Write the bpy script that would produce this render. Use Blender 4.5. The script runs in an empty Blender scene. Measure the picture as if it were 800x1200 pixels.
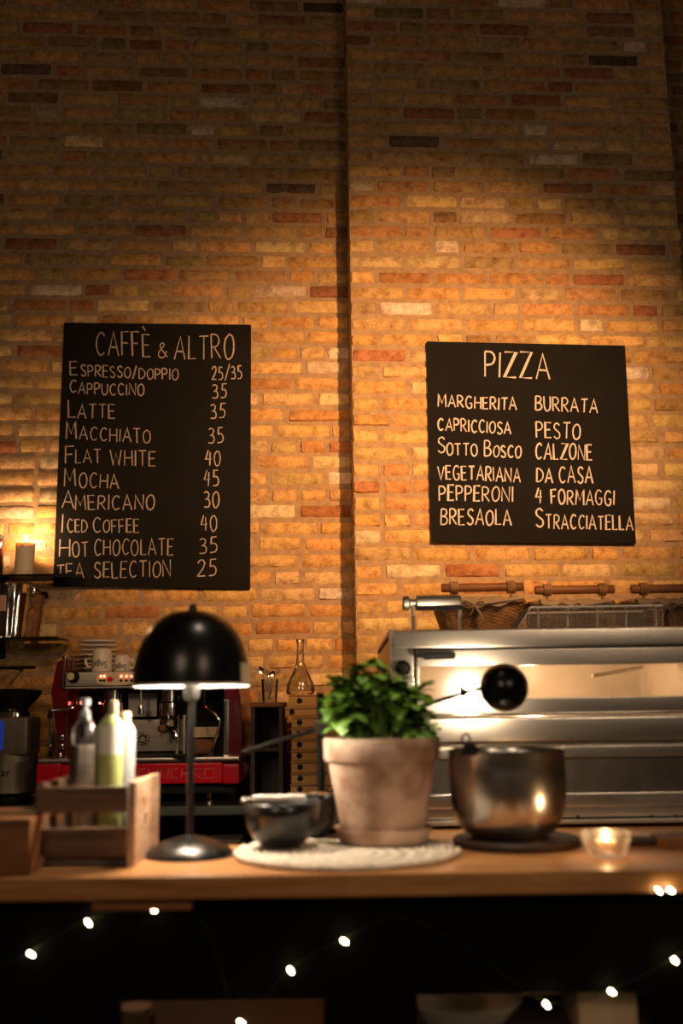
import bpy, bmesh, math, random
from mathutils import Vector, Matrix
random.seed(11)
C = bpy.context.scene.collection
PI = math.pi

# ------------------------------------------------------------------ camera
F_PX = 1200.0
PITCH = math.radians(10.6); ROLL = math.radians(0.8)
CAM = Vector((0, 0, 1.2))
FWD = Vector((0, math.cos(PITCH), math.sin(PITCH)))
_R0 = Vector((1, 0, 0)); _U0 = Vector((0, -math.sin(PITCH), math.cos(PITCH)))
RGT = _R0*math.cos(ROLL) - _U0*math.sin(ROLL)
UPV = _U0*math.cos(ROLL) + _R0*math.sin(ROLL)
cd = bpy.data.cameras.new('camera'); cam = bpy.data.objects.new('camera', cd); C.objects.link(cam)
cd.sensor_fit = 'VERTICAL'; cd.sensor_height = 36; cd.sensor_width = 24
cd.lens = F_PX/1200*36
cd.clip_start = 0.05
cd.dof.use_dof = True; cd.dof.focus_distance = 4.0; cd.dof.aperture_fstop = 1.7
cam.matrix_world = Matrix(((RGT.x, UPV.x, -FWD.x, CAM.x), (RGT.y, UPV.y, -FWD.y, CAM.y), (RGT.z, UPV.z, -FWD.z, CAM.z), (0, 0, 0, 1)))
bpy.context.scene.camera = cam

# ------------------------------------------------------------------ world, light, exposure
sc = bpy.context.scene
sc.view_settings.view_transform = 'Standard'; sc.view_settings.look = 'None'
sc.view_settings.gamma = 1; sc.view_settings.use_curve_mapping = False
sc.view_settings.exposure = 0.0
sc.cycles.use_denoising = True
sc.cycles.max_bounces = 8
sc.cycles.sample_clamp_indirect = 4
w = bpy.data.worlds.new('world'); sc.world = w; w.use_nodes = True
w.node_tree.nodes['Background'].inputs[0].default_value = (1.0, 0.50, 0.21, 1)
w.node_tree.nodes['Background'].inputs[1].default_value = 0.014

def light(kind, name, loc, power, col, aim=None, size=0.1, spot=60, blend=1.0, sx=None):
    d = bpy.data.lights.new(name, kind); o = bpy.data.objects.new(name, d); C.objects.link(o)
    o.location = loc; d.energy = power; d.color = col
    if kind == 'AREA':
        d.size = size
        if sx: d.shape = 'RECTANGLE'; d.size_y = sx
    else: d.shadow_soft_size = size
    if kind == 'SPOT': d.spot_size = math.radians(spot); d.spot_blend = blend
    if aim is not None:
        o.rotation_euler = (Vector(aim)-Vector(loc)).to_track_quat('-Z', 'Y').to_euler()
    return o
# shaded ceiling spots that wash the brick wall
light('SPOT', 'wall_spot', (0.95, 1.45, 2.6), 490, (1.0, 0.505, 0.20), aim=(0.40, 4.0, 2.2), size=0.05, spot=57)
light('SPOT', 'wall_spot', (-0.35, 1.45, 2.55), 80, (1.0, 0.485, 0.185), aim=(-0.5, 4.0, 2.0), size=0.06, spot=56)
# pendant above the bar
light('SPOT', 'bar_pendant', (0.03, 1.80, 2.9), 95, (1.0, 0.78, 0.56), aim=(0.05, 2.08, 0.9), size=0.05, spot=30)
# unseen area lights added behind the camera for reflections and fill
light('AREA', 'dining_lamp', (-1.2, -1.5, 2.6), 16, (1.0, 0.72, 0.48), aim=(0, 2.5, 1.0), size=0.8)
light('AREA', 'dining_lamp', (1.6, -1.0, 2.5), 14, (1.0, 0.72, 0.48), aim=(0, 2.5, 1.0), size=0.8)

# ------------------------------------------------------------------ projection helpers
def ray(px, py): return FWD + RGT*((px-400)/F_PX) - UPV*((py-600)/F_PX)
def P(px, py, d):
    r = ray(px, py); return CAM + r*(d/r.y)
def PZ(px, py, z):
    r = ray(px, py); return CAM + r*((z-CAM.z)/r.z)
def mpp(p): return (p-CAM).dot(FWD)/F_PX          # metres per pixel at a point
Y0 = 4.05; K = 0.06; TH = math.atan(K)
WU = Vector((math.cos(TH), math.sin(TH), 0)); WN = Vector((math.sin(TH), -math.cos(TH), 0)); WO = Vector((0, Y0, 0))
def PW(px, py, n):                                  # on the wall plane pushed n towards the room
    r = ray(px, py); o = WO + WN*n
    return CAM + r*((o-CAM).dot(WN)/r.dot(WN))
def wall_uv(p): return (p-WO).dot(WU), p.z

# ------------------------------------------------------------------ materials
def lin(c): return tuple(((x/255)/12.92 if x/255 <= .04045 else ((x/255+.055)/1.055)**2.4) for x in c)
def new_mat(name):
    m = bpy.data.materials.new(name); m.use_nodes = True
    return m, m.node_tree, m.node_tree.nodes['Principled BSDF']
def mat(name, col, rough=.5, metal=0, var=0, vscale=20, bump=0, bscale=60, stretch=None, emit=None, es=0, trans=0, ior=1.45, coat=0, col2=None, aniso=0):
    m, nt, b = new_mat(name); N = nt.nodes; L = nt.links
    c = col if max(col) <= 1 else lin(col)
    b.inputs['Base Color'].default_value = (*c, 1); b.inputs['Roughness'].default_value = rough
    b.inputs['Metallic'].default_value = metal; b.inputs['IOR'].default_value = ior
    b.inputs['Transmission Weight'].default_value = trans; b.inputs['Coat Weight'].default_value = coat
    if emit: b.inputs['Emission Color'].default_value = (*emit, 1); b.inputs['Emission Strength'].default_value = es
    if var or bump or col2:
        tc = N.new('ShaderNodeTexCoord'); mp = N.new('ShaderNodeMapping'); L.new(tc.outputs['Object'], mp.inputs[0])
        if stretch: mp.inputs['Scale'].default_value = stretch
        if var or col2:
            n = N.new('ShaderNodeTexNoise'); n.inputs['Scale'].default_value = vscale; n.inputs['Detail'].default_value = 5
            L.new(mp.outputs[0], n.inputs['Vector'])
            r = N.new('ShaderNodeValToRGB'); L.new(n.outputs['Fac'], r.inputs[0])
            c2 = (col2 if max(col2) <= 1 else lin(col2)) if col2 else tuple(x*(1-var) for x in c)
            r.color_ramp.elements[0].position = .33; r.color_ramp.elements[1].position = .67
            r.color_ramp.elements[0].color = (*c2, 1); r.color_ramp.elements[1].color = (*c, 1)
            L.new(r.outputs[0], b.inputs['Base Color'])
        if bump:
            n2 = N.new('ShaderNodeTexNoise'); n2.inputs['Scale'].default_value = bscale; n2.inputs['Detail'].default_value = 4
            L.new(mp.outputs[0], n2.inputs['Vector'])
            bp = N.new('ShaderNodeBump'); bp.inputs['Strength'].default_value = bump; bp.inputs['Distance'].default_value = .004
            L.new(n2.outputs['Fac'], bp.inputs['Height']); L.new(bp.outputs[0], b.inputs['Normal'])
    return m
def glass_mat(name, tint=(1, 1, 1), rough=.02, fac=.0, tcol=None):
    # thin clear glass: mirror by Fresnel over a tinted see-through
    m = bpy.data.materials.new(name); m.use_nodes = True; nt = m.node_tree; N = nt.nodes; L = nt.links
    N.remove(N['Principled BSDF']); out = N['Material Output']
    lw = N.new('ShaderNodeLayerWeight'); lw.inputs[0].default_value = .22
    g = N.new('ShaderNodeBsdfGlossy'); g.inputs['Roughness'].default_value = rough; g.inputs[0].default_value = (1, 1, 1, 1)
    t = N.new('ShaderNodeBsdfTransparent'); t.inputs[0].default_value = (*tint, 1)
    mx = N.new('ShaderNodeMixShader'); ad = N.new('ShaderNodeMath'); ad.operation = 'ADD'; ad.inputs[1].default_value = fac; ad.use_clamp = True
    L.new(lw.outputs['Fresnel'], ad.inputs[0]); L.new(ad.outputs[0], mx.inputs[0]); L.new(t.outputs[0], mx.inputs[1]); L.new(g.outputs[0], mx.inputs[2])
    L.new(mx.outputs[0], out.inputs[0]); return m
def brick_mat():
    m, nt, b = new_mat('brick'); N = nt.nodes; L = nt.links
    at = N.new('ShaderNodeAttribute'); at.attribute_name = 'brick_colour'
    tc = N.new('ShaderNodeTexCoord')
    n1 = N.new('ShaderNodeTexNoise'); n1.inputs['Scale'].default_value = 26; n1.inputs['Detail'].default_value = 8; n1.inputs['Roughness'].default_value = .65
    n2 = N.new('ShaderNodeTexNoise'); n2.inputs['Scale'].default_value = 130; n2.inputs['Detail'].default_value = 4
    for n in (n1, n2): L.new(tc.outputs['Object'], n.inputs['Vector'])
    r = N.new('ShaderNodeValToRGB'); L.new(n1.outputs['Fac'], r.inputs[0])
    e = r.color_ramp.elements; e[0].position = .3; e[0].color = (.42, .3, .22, 1); e[1].position = .56; e[1].color = (1.1, 1.1, 1.1, 1)
    x = N.new('ShaderNodeMix'); x.data_type = 'RGBA'; x.blend_type = 'MULTIPLY'; x.inputs['Factor'].default_value = .8
    L.new(at.outputs['Color'], x.inputs['A']); L.new(r.outputs[0], x.inputs['B'])
    r2 = N.new('ShaderNodeValToRGB'); L.new(n2.outputs['Fac'], r2.inputs[0])
    e = r2.color_ramp.elements; e[0].position = .3; e[0].color = (.5, .42, .36, 1); e[1].position = .45; e[1].color = (1, 1, 1, 1)
    y = N.new('ShaderNodeMix'); y.data_type = 'RGBA'; y.blend_type = 'MULTIPLY'; y.inputs['Factor'].default_value = .6
    L.new(x.outputs['Result'], y.inputs['A']); L.new(r2.outputs[0], y.inputs['B'])
    L.new(y.outputs['Result'], b.inputs['Base Color']); b.inputs['Roughness'].default_value = .92
    b.inputs['Specular IOR Level'].default_value = .25
    ad = N.new('ShaderNodeMath'); ad.operation = 'ADD'; L.new(n1.outputs['Fac'], ad.inputs[0]); L.new(n2.outputs['Fac'], ad.inputs[1])
    bp = N.new('ShaderNodeBump'); bp.inputs['Strength'].default_value = .55; bp.inputs['Distance'].default_value = .006
    L.new(ad.outputs[0], bp.inputs['Height']); L.new(bp.outputs[0], b.inputs['Normal'])
    return m
def wood_mat(name, c1, c2, sx=1.5, sy=14, sz=14, rough=.5, stave=None, bump=.15):
    m, nt, b = new_mat(name); N = nt.nodes; L = nt.links
    c1 = lin(c1); c2 = lin(c2)
    tc = N.new('ShaderNodeTexCoord'); mp = N.new('ShaderNodeMapping'); mp.inputs['Scale'].default_value = (sx, sy, sz)
    L.new(tc.outputs['Object'], mp.inputs[0])
    n = N.new('ShaderNodeTexNoise'); n.inputs['Scale'].default_value = 4; n.inputs['Detail'].default_value = 7; n.inputs['Distortion'].default_value = .6
    L.new(mp.outputs[0], n.inputs['Vector'])
    r = N.new('ShaderNodeValToRGB'); L.new(n.outputs['Fac'], r.inputs[0])
    r.color_ramp.elements[0].position = .3; r.color_ramp.elements[1].position = .7
    r.color_ramp.elements[0].color = (*c2, 1); r.color_ramp.elements[1].color = (*c1, 1)
    last = r.outputs[0]
    if stave:
        bt = N.new('ShaderNodeTexBrick'); L.new(tc.outputs['Object'], bt.inputs['Vector'])
        bt.inputs['Scale'].default_value = 1; bt.inputs['Brick Width'].default_value = stave[0]; bt.inputs['Row Height'].default_value = stave[1]
        bt.inputs['Mortar Size'].default_value = .0006; bt.inputs['Color1'].default_value = (1, 1, 1, 1); bt.inputs['Color2'].default_value = (.62, .56, .5, 1)
        bt.inputs['Mortar'].default_value = (.4, .3, .25, 1)
        x = N.new('ShaderNodeMix'); x.data_type = 'RGBA'; x.blend_type = 'MULTIPLY'; x.inputs['Factor'].default_value = .75
        L.new(last, x.inputs['A']); L.new(bt.outputs['Color'], x.inputs['B']); last = x.outputs['Result']
    L.new(last, b.inputs['Base Color']); b.inputs['Roughness'].default_value = rough
    bp = N.new('ShaderNodeBump'); bp.inputs['Strength'].default_value = bump; bp.inputs['Distance'].default_value = .003
    L.new(n.outputs['Fac'], bp.inputs['Height']); L.new(bp.outputs[0], b.inputs['Normal'])
    return m

M = {}
M['brick'] = brick_mat()
M['mortar'] = mat('mortar', (.43, .29, .165), .95, var=.3, vscale=40, bump=.6, bscale=90)
M['board'] = mat('chalkboard', (.0075, .0068, .0062), .8, var=.3, vscale=9, bump=.05); M['board'].node_tree.nodes['Principled BSDF'].inputs['Specular IOR Level'].default_value = .2
M['chalk'] = mat('chalk', (.68, .60, .55), .95, var=.3, vscale=300)
M['chalk_soft'] = mat('faded_chalk', (.50, .42, .36), .95, var=.35, vscale=300)  # darker chalk, the dimmer light on the left board put into colour
M['worktop'] = wood_mat('worktop_wood', (212, 160, 104), (172, 116, 66), 1.2, 16, 16, .32, stave=(.62, .048))
M['darkpaint'] = mat('black_paint', (.0022, .002, .0018), .75, bump=.1); M['darkpaint'].node_tree.nodes['Principled BSDF'].inputs['Specular IOR Level'].default_value = .1
M['floor'] = mat('floor_boards', (.05, .035, .025), .6, var=.4, vscale=6)
M['crate'] = wood_mat('crate_wood', (116, 88, 66), (66, 47, 34), 1.2, 12, 12, .75)
M['cratelight'] = wood_mat('crate_end_wood', (196, 160, 130), (140, 106, 80), 9, 1.5, 9, .75)  # lighter crate wood, lamp light on the right end put into colour
M['brownwood'] = wood_mat('brown_wood', (150, 96, 52), (98, 58, 28), 1.5, 12, 12, .55)
M['darkwood'] = wood_mat('dark_wood', (58, 40, 28), (30, 20, 14), 1.5, 12, 12, .5)
M['steel'] = mat('brushed_steel', (.60, .56, .50), .26, 1, var=.18, vscale=6, stretch=(.6, 8, 8), bump=.03, bscale=40)
M['steel2'] = mat('worn_steel', (.50, .46, .40), .36, 1, var=.3, vscale=9, stretch=(.5, 5, 5))
M['chrome'] = mat('chrome', (.75, .72, .68), .12, 1)
M['bowlsteel'] = mat('bowl_steel', (.62, .61, .60), .27, 1, var=.15, vscale=10)
M['black'] = mat('black_enamel', (.004, .004, .0045), .27)
M['blackmatte'] = mat('black_plastic', (.007, .0065, .006), .65); M['blackmatte'].node_tree.nodes['Principled BSDF'].inputs['Specular IOR Level'].default_value = .25
M['white'] = mat('white_enamel', (.82, .80, .76), .4)
M['china'] = mat('china', (.72, .66, .56), .25)
M['chinashade'] = mat('saucer_china', (.70, .64, .55), .3)
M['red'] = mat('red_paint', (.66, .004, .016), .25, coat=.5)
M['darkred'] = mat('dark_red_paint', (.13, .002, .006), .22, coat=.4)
M['redlight'] = mat('engraved_line', (.75, .26, .18), .45)
M['terracotta'] = mat('terracotta', (.62, .45, .35), .85, col2=(.30, .18, .12), vscale=9, bump=.25, bscale=60)
for _e, _p in zip([n for n in M['terracotta'].node_tree.nodes if n.type == 'VALTORGB'][0].color_ramp.elements, (.40, .58)): _e.position = _p
M['soil'] = mat('soil', (.03, .02, .014), .95, bump=.8, bscale=120)
M['leaf'] = mat('leaf', (.15, .34, .035), .5, var=.45, vscale=18)
M['stem'] = mat('stem', (.12, .25, .05), .5)
M['darkbowl'] = mat('dark_glaze', (.008, .010, .011), .28, var=.3, vscale=25, coat=.3)
M['mat'] = mat('natural_fibre', (.82, .74, .62), .9, var=.3, vscale=60, bump=.5, bscale=200)
M['cardboard'] = mat('cardboard', (.86, .50, .17), .8, var=.12, vscale=14)
M['ink'] = mat('ink', (.02, .015, .012), .8)  # print ink, also the painted shade in box holes and lid gaps
M['wicker'] = mat('wicker', (.46, .25, .11), .6, var=.55, vscale=35)
M['cloth'] = mat('linen', (.48, .37, .25), .9, var=.2, vscale=40, bump=.3, bscale=200)
M['clothdark'] = mat('grey_linen', (.16, .13, .10), .9, var=.2, vscale=40, bump=.3, bscale=200)
M['refractory'] = mat('oven_lining', (.60, .52, .42), .8, var=.2, vscale=8)
M['stone'] = mat('oven_stone', (.42, .36, .30), .85, var=.35, vscale=14)
M['ovenglass'] = glass_mat('oven_glass', (.82, .80, .76), .16, .10)
M['darkglass'] = mat('dark_oven_glass', (.045, .038, .032), .28, var=.3, vscale=25)
M['lightglass'] = glass_mat('frosted_light_glass', (.97, .95, .92), .35, .12)
M['wirechrome'] = mat('basket_wire', (.80, .75, .68), .45, 1)
M['walnut'] = wood_mat('walnut', (150, 96, 52), (100, 60, 30), 1.5, 12, 12, .55)
M['glass'] = glass_mat('clear_glass', (.93, .92, .88), .04, .02)
M['hammered'] = glass_mat('hammered_glass', (.95, .93, .89), .12, .07)
M['shelfglass'] = glass_mat('shelf_glass', (.88, .87, .80), .05, .04)
M['shelfedge'] = mat('shelf_edge', (.008, .011, .009), .15)
M['wax'] = mat('wax', (.80, .70, .56), .5)
M['wax'].node_tree.nodes['Principled BSDF'].inputs['Subsurface Weight'].default_value = .6
M['wax'].node_tree.nodes['Principled BSDF'].inputs['Subsurface Radius'].default_value = (1, .75, .5)
M['wax'].node_tree.nodes['Principled BSDF'].inputs['Subsurface Scale'].default_value = .014
M['flame'] = mat('flame', (1, .8, .5), 1, emit=(1, .70, .34), es=55)
M['fairy'] = mat('fairy_bulb', (1, .8, .5), 1, emit=(1, .76, .42), es=45)
M['bulb'] = mat('lamp_bulb', (1, .9, .8), 1, emit=(1, .86, .68), es=14)
M['redled'] = mat('red_led', (1, .2, .1), 1, emit=(1, .16, .09), es=7)
M['blue'] = mat('blue_display', (.02, .05, .6), .3, emit=(.05, .12, .9), es=.12)
M['cream'] = mat('cream_plastic', (.66, .56, .36), .35)
M['grindergrey'] = mat('grinder_metal', (.20, .165, .12), .45, .4, var=.15, vscale=8)
M['smoke'] = mat('smoked_hopper', (.012, .010, .008), .12, coat=.3)
M['darkredglass'] = mat('dark_red_glass', (.06, .006, .004), .15, coat=.5)
M['greensoap'] = mat('green_soap', (.46, .52, .20), .3, trans=.15)
M['labelpaper'] = mat('paper_label', (.80, .82, .74), .7)
M['frost'] = mat('frosted_plastic', (.62, .66, .72), .35, trans=.35)
M['tan'] = mat('tan_cap', (.52, .38, .26), .6)
M['pinklabel'] = mat('pink_label', (.55, .34, .26), .7)
M['greenmetal'] = mat('back_counter_edge', (.06, .065, .05), .45, .3)
M['kraft'] = mat('kraft_paper', (.50, .36, .22), .85)
M['wire'] = mat('light_wire', (.02, .025, .012), .5)

# ------------------------------------------------------------------ mesh builder
class MB:
    def __init__(s): s.v = []; s.f = []; s.mi = []; s.bevelled = False
    def add(s, vs, fs, mi=0):
        o = len(s.v); s.v += [tuple(v) for v in vs]; s.f += [tuple(i+o for i in f) for f in fs]; s.mi += [mi]*len(fs); return s
    def box(s, lo, hi, bev=0, mi=0, rot=None, seg=2):
        lo = Vector(lo); hi = Vector(hi); c = (lo+hi)/2; d = hi-lo
        bm = bmesh.new(); bmesh.ops.create_cube(bm, size=1)
        for v in bm.verts: v.co = Vector((v.co.x*d.x, v.co.y*d.y, v.co.z*d.z))
        bev = min(bev, .45*min(d))
        if bev > 0: s.bevelled = True; bmesh.ops.bevel(bm, geom=list(bm.edges), offset=bev, segments=seg, affect='EDGES', profile=.5)
        if rot is not None:
            for v in bm.verts: v.co = rot @ v.co
        bm.verts.index_update()
        s.add([v.co+c for v in bm.verts], [[v.index for v in f.verts] for f in bm.faces], mi); bm.free(); return s
    def lathe(s, prof, seg=40, c=(0, 0, 0), ax=None, mi=0, closed=False):
        c = Vector(c); q = Vector((0, 0, 1)).rotation_difference(Vector(ax)) if ax is not None else None
        vs = []; fs = []; idx = []
        for r, z in prof:
            if r <= 1e-6: idx.append([len(vs)]); vs.append(Vector((0, 0, z)))
            else:
                idx.append(list(range(len(vs), len(vs)+seg)))
                vs += [Vector((r*math.cos(2*PI*i/seg), r*math.sin(2*PI*i/seg), z)) for i in range(seg)]
        pairs = list(zip(idx[:-1], idx[1:])) + ([(idx[-1], idx[0])] if closed else [])
        for a, b in pairs:
            for i in range(seg):
                j = (i+1) % seg
                if len(a) == 1 and len(b) == 1: continue
                if len(a) == 1: fs.append((a[0], b[j], b[i]))
                elif len(b) == 1: fs.append((a[i], a[j], b[0]))
                else: fs.append((a[i], a[j], b[j], b[i]))
        s.add([c + ((q @ v) if q else v) for v in vs], fs, mi); return s
    def tube(s, pts, r, seg=8, closed=False, mi=0, flat=1.0):
        pts = [Vector(p) for p in pts]; n = len(pts); rs = r if isinstance(r, (list, tuple)) else [r]*n
        up = Vector((0, 0, 1)); vs = []; fs = []; pn = None
        for i, p in enumerate(pts):
            a = pts[i-1] if (i > 0 or closed) else p; b = pts[(i+1) % n] if (i < n-1 or closed) else p
            t = (b-a)
            if t.length < 1e-9: t = Vector((0, 0, 1))
            t.normalize()
            if pn is None:
                h = up if abs(t.z) < .9 else Vector((1, 0, 0)); pn = (h - t*h.dot(t)).normalized()
            else:
                pn = pn - t*pn.dot(t)
                if pn.length < 1e-6: pn = t.orthogonal()
                pn.normalize()
            bn = t.cross(pn)
            for k in range(seg):
                A = 2*PI*k/seg; vs.append(p + pn*(math.cos(A)*rs[i]*flat) + bn*(math.sin(A)*rs[i]))
        for i in range(n if closed else n-1):
            j = (i+1) % n
            for k in range(seg):
                l = (k+1) % seg; fs.append((i*seg+k, i*seg+l, j*seg+l, j*seg+k))
        if not closed:
            fs.append(tuple(range(seg-1, -1, -1))); fs.append(tuple((n-1)*seg+k for k in range(seg)))
        s.add(vs, fs, mi); return s
    def prism(s, poly, y0, y1, mi=0):        # polygon in x,z pulled along y
        n = len(poly); vs = [(x, y0, z) for x, z in poly] + [(x, y1, z) for x, z in poly]
        fs = [tuple(range(n)), tuple(range(2*n-1, n-1, -1))] + [(i, n+i, n+(i+1) % n, (i+1) % n) for i in range(n)]
        s.add(vs, fs, mi); return s
    def sphere(s, c, r, seg=16, sc_=(1, 1, 1), mi=0):
        pr = [(r*math.sin(PI*i/(seg//2)), -r*math.cos(PI*i/(seg//2))) for i in range(seg//2+1)]
        o = len(s.v); s.lathe(pr, seg, (0, 0, 0), mi=mi)
        for i in range(o, len(s.v)):
            x, y, z = s.v[i]; s.v[i] = (c[0]+x*sc_[0], c[1]+y*sc_[1], c[2]+z*sc_[2])
        return s
    def build(s, name, mats, parent=None, loc=(0, 0, 0), shift=None, smooth=40):
        me = bpy.data.meshes.new(name); sh = Vector(shift) if shift is not None else Vector((0, 0, 0))
        me.from_pydata([tuple(Vector(v)-sh) for v in s.v], [], s.f)
        for m in (mats if isinstance(mats, (list, tuple)) else [mats]): me.materials.append(M[m] if isinstance(m, str) else m)
        me.polygons.foreach_set('material_index', s.mi)
        bm = bmesh.new(); bm.from_mesh(me); bmesh.ops.recalc_face_normals(bm, faces=bm.faces); bm.to_mesh(me); bm.free()
        if smooth:
            me.polygons.foreach_set('use_smooth', [True]*len(me.polygons)); me.set_sharp_from_angle(angle=math.radians(smooth))
        me.update()
        o = bpy.data.objects.new(name, me); C.objects.link(o)
        if smooth and s.bevelled: o.modifiers.new('face_normals', 'WEIGHTED_NORMAL').keep_sharp = True
        if parent: o.parent = parent
        else: o.location = loc
        return o
def thing(name, label, cat, loc=(0, 0, 0), rotz=0, group=None):
    o = bpy.data.objects.new(name, None); C.objects.link(o); o.location = loc; o.rotation_euler = (0, 0, rotz); o.empty_display_size = .05
    return tag(o, label, cat, group)
def tag(o, label, cat, group=None):
    o['label'] = label; o['category'] = cat
    if group: o['group'] = group
    return o
def struct(o): o['kind'] = 'structure'; return o
def dup(root, loc, label, rotz=None):
    r = root.copy(); C.objects.link(r); r.location = loc; r['label'] = label
    if rotz is not None: r.rotation_euler = (0, 0, rotz)
    for ch in list(root.children):
        c = ch.copy(); C.objects.link(c); c.parent = r
        for g in ch.children:
            d = g.copy(); C.objects.link(d); d.parent = c
    return r
def pbox(mb, x0, y0, x1, y1, d0, d1, o, bev=.003, mi=0):    # a box whose front face (at distance d0) spans the given picture rectangle
    a = P(x0, y0, d0)-o; b = P(x1, y1, d0)-o; c = P(x1, y0, d0)-o; e = P(x0, y1, d0)-o
    mb.box(((a.x+e.x)/2, d0-o.y, (b.z+e.z)/2), ((b.x+c.x)/2, d1-o.y, (a.z+c.z)/2), bev, mi); return mb
def smooth_path(pts, n=6, closed=False):
    pts = [Vector(p) for p in pts]; out = []; m = len(pts)
    for i in range(m if closed else m-1):
        p0 = pts[i-1] if (i > 0 or closed) else pts[i]; p1 = pts[i]; p2 = pts[(i+1) % m]; p3 = pts[(i+2) % m] if (i+2 < m or closed) else p2
        for k in range(n):
            t = k/n; out.append(.5*((2*p1)+(p2-p0)*t+(2*p0-5*p1+4*p2-p3)*t*t+(3*p1-p0-3*p2+p3)*t**3))
    if not closed: out.append(pts[-1])
    return out

# ------------------------------------------------------------------ chalk letters: one stroke per line of the hand
GL = {'A': (8, ["0,0 4,10 8,0", "1.4,3.6 6.8,3.4"]), 'B': (6.5, ["0,0 0,10", "~0,10 4,9.8 5.5,8 4,5.8 0,5.2", "~0,5.2 4.6,4.8 6.4,2.7 4.6,.4 0,0"]),
 'C': (7, ["~6.6,8.6 4.5,10 2,9 .3,5.5 1.2,1.8 3.6,0 6.6,1.4"]), 'D': (7, ["0,0 0,10", "~0,10 3.6,9.4 6.6,6.6 6.6,3.2 3.8,.6 0,0"]),
 'E': (5.6, ["5.6,10 0,10 0,0 5.6,.2", "0,5.2 4.8,5.4"]), 'F': (5.6, ["5.6,10.2 0,10 0,0", "0,5.2 4.6,5.4"]),
 'G': (7.5, ["~6.8,8.6 4.5,10 2,9 .3,5.5 1.2,1.6 3.8,0 6.4,1 7,4.4", "7.2,4.4 4.2,4.4"]), 'H': (7, ["0,0 .2,10", "7,0 6.8,10", "0,5 7,5.2"]),
 'I': (.6, ["0.2,0 0.4,10"]), 'L': (5.4, ["0,10 .2,0 5.4,.2"]), 'M': (9, ["0,0 .8,10 4.5,3 8.2,10 9,0"]), 'N': (7.4, ["0,0 .2,10 7,0 7.4,10.4"]),
 'O': (7, ["~3.5,10 .8,8 0,4.5 1.4,.8 3.8,0 6.4,2 7,5.8 5.8,9 3.3,10"]), 'P': (5.8, ["0,0 0,10", "~0,10 4,9.8 5.8,7.6 4.2,5.2 0,4.6"]),
 'R': (6.6, ["0,0 0,10", "~0,10 4,9.8 5.8,7.6 4.2,5.2 0,4.6", "1.8,4.8 6.6,0"]), 'S': (6, ["~5.6,8.6 3.6,10 1,9 .8,6.8 3,5.2 5.4,3.6 5.4,1.2 2.8,0 .2,1.4"]),
 'T': (6.8, ["0,10 6.8,10.2", "3.4,10 3.4,0"]), 'U': (6.6, ["~0,10 .2,3 2.2,0 4.6,.4 6.4,3 6.6,10"]), 'V': (7.4, ["0,10 3.6,0 7.4,10"]),
 'W': (10, ["0,10 2.4,0 5,8 7.4,0 10,10"]), 'Z': (7, ["0,10 7,10 0,0 7,0"]), 'Y': (7, ["0,10 3.5,5 7,10", "3.5,5 3.2,0"]),
 '0': (5.6, ["~2.8,10 .6,8 0,4.5 1.2,.6 3,0 5,2 5.6,5.8 4.6,9 2.6,10"]), '2': (5.6, ["~.3,8 1.6,9.8 3.8,10 5,8 4,5 1.6,2 0,.2", "0,.2 5.6,.2"]),
 '3': (5.2, ["~.4,9.2 2.6,10 4.6,8.4 3.6,6 1.8,5.4 4,5 5.2,2.8 3.8,.4 0,.6"]), '4': (5.6, ["2.4,10 0,4 5.4,4.2", "4.2,8.6 3.8,0"]),
 '5': (5.4, ["5.2,10 1.4,10 .9,5.6", "~.9,5.6 3.4,6 5.2,3.6 4,.6 0,.2"]), '/': (5, ["0,-1 5,11"]),
 '&': (7.5, ["~7.4,.4 2.4,6.6 2.2,9 4,10 5,8.4 1.4,4.6 .4,2 2.4,0 5,1 7,4.6"]), 'È': (5.6, ["5.6,10 0,10 0,0 5.6,.2", "0,5.2 4.8,5.4", "0.2,13.6 2.6,11.6"])}
def strokes(ch):
    w_, ss = GL[ch]; out = []
    for s in ss:
        sm = s.startswith('~'); p = [tuple(float(q) for q in a.split(',')) for a in s.lstrip('~').split()]
        if sm: p = [(q.x, q.y) for q in smooth_path([(a, b, 0) for a, b in p], 4)]
        out.append(p)
    return w_, out
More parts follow.
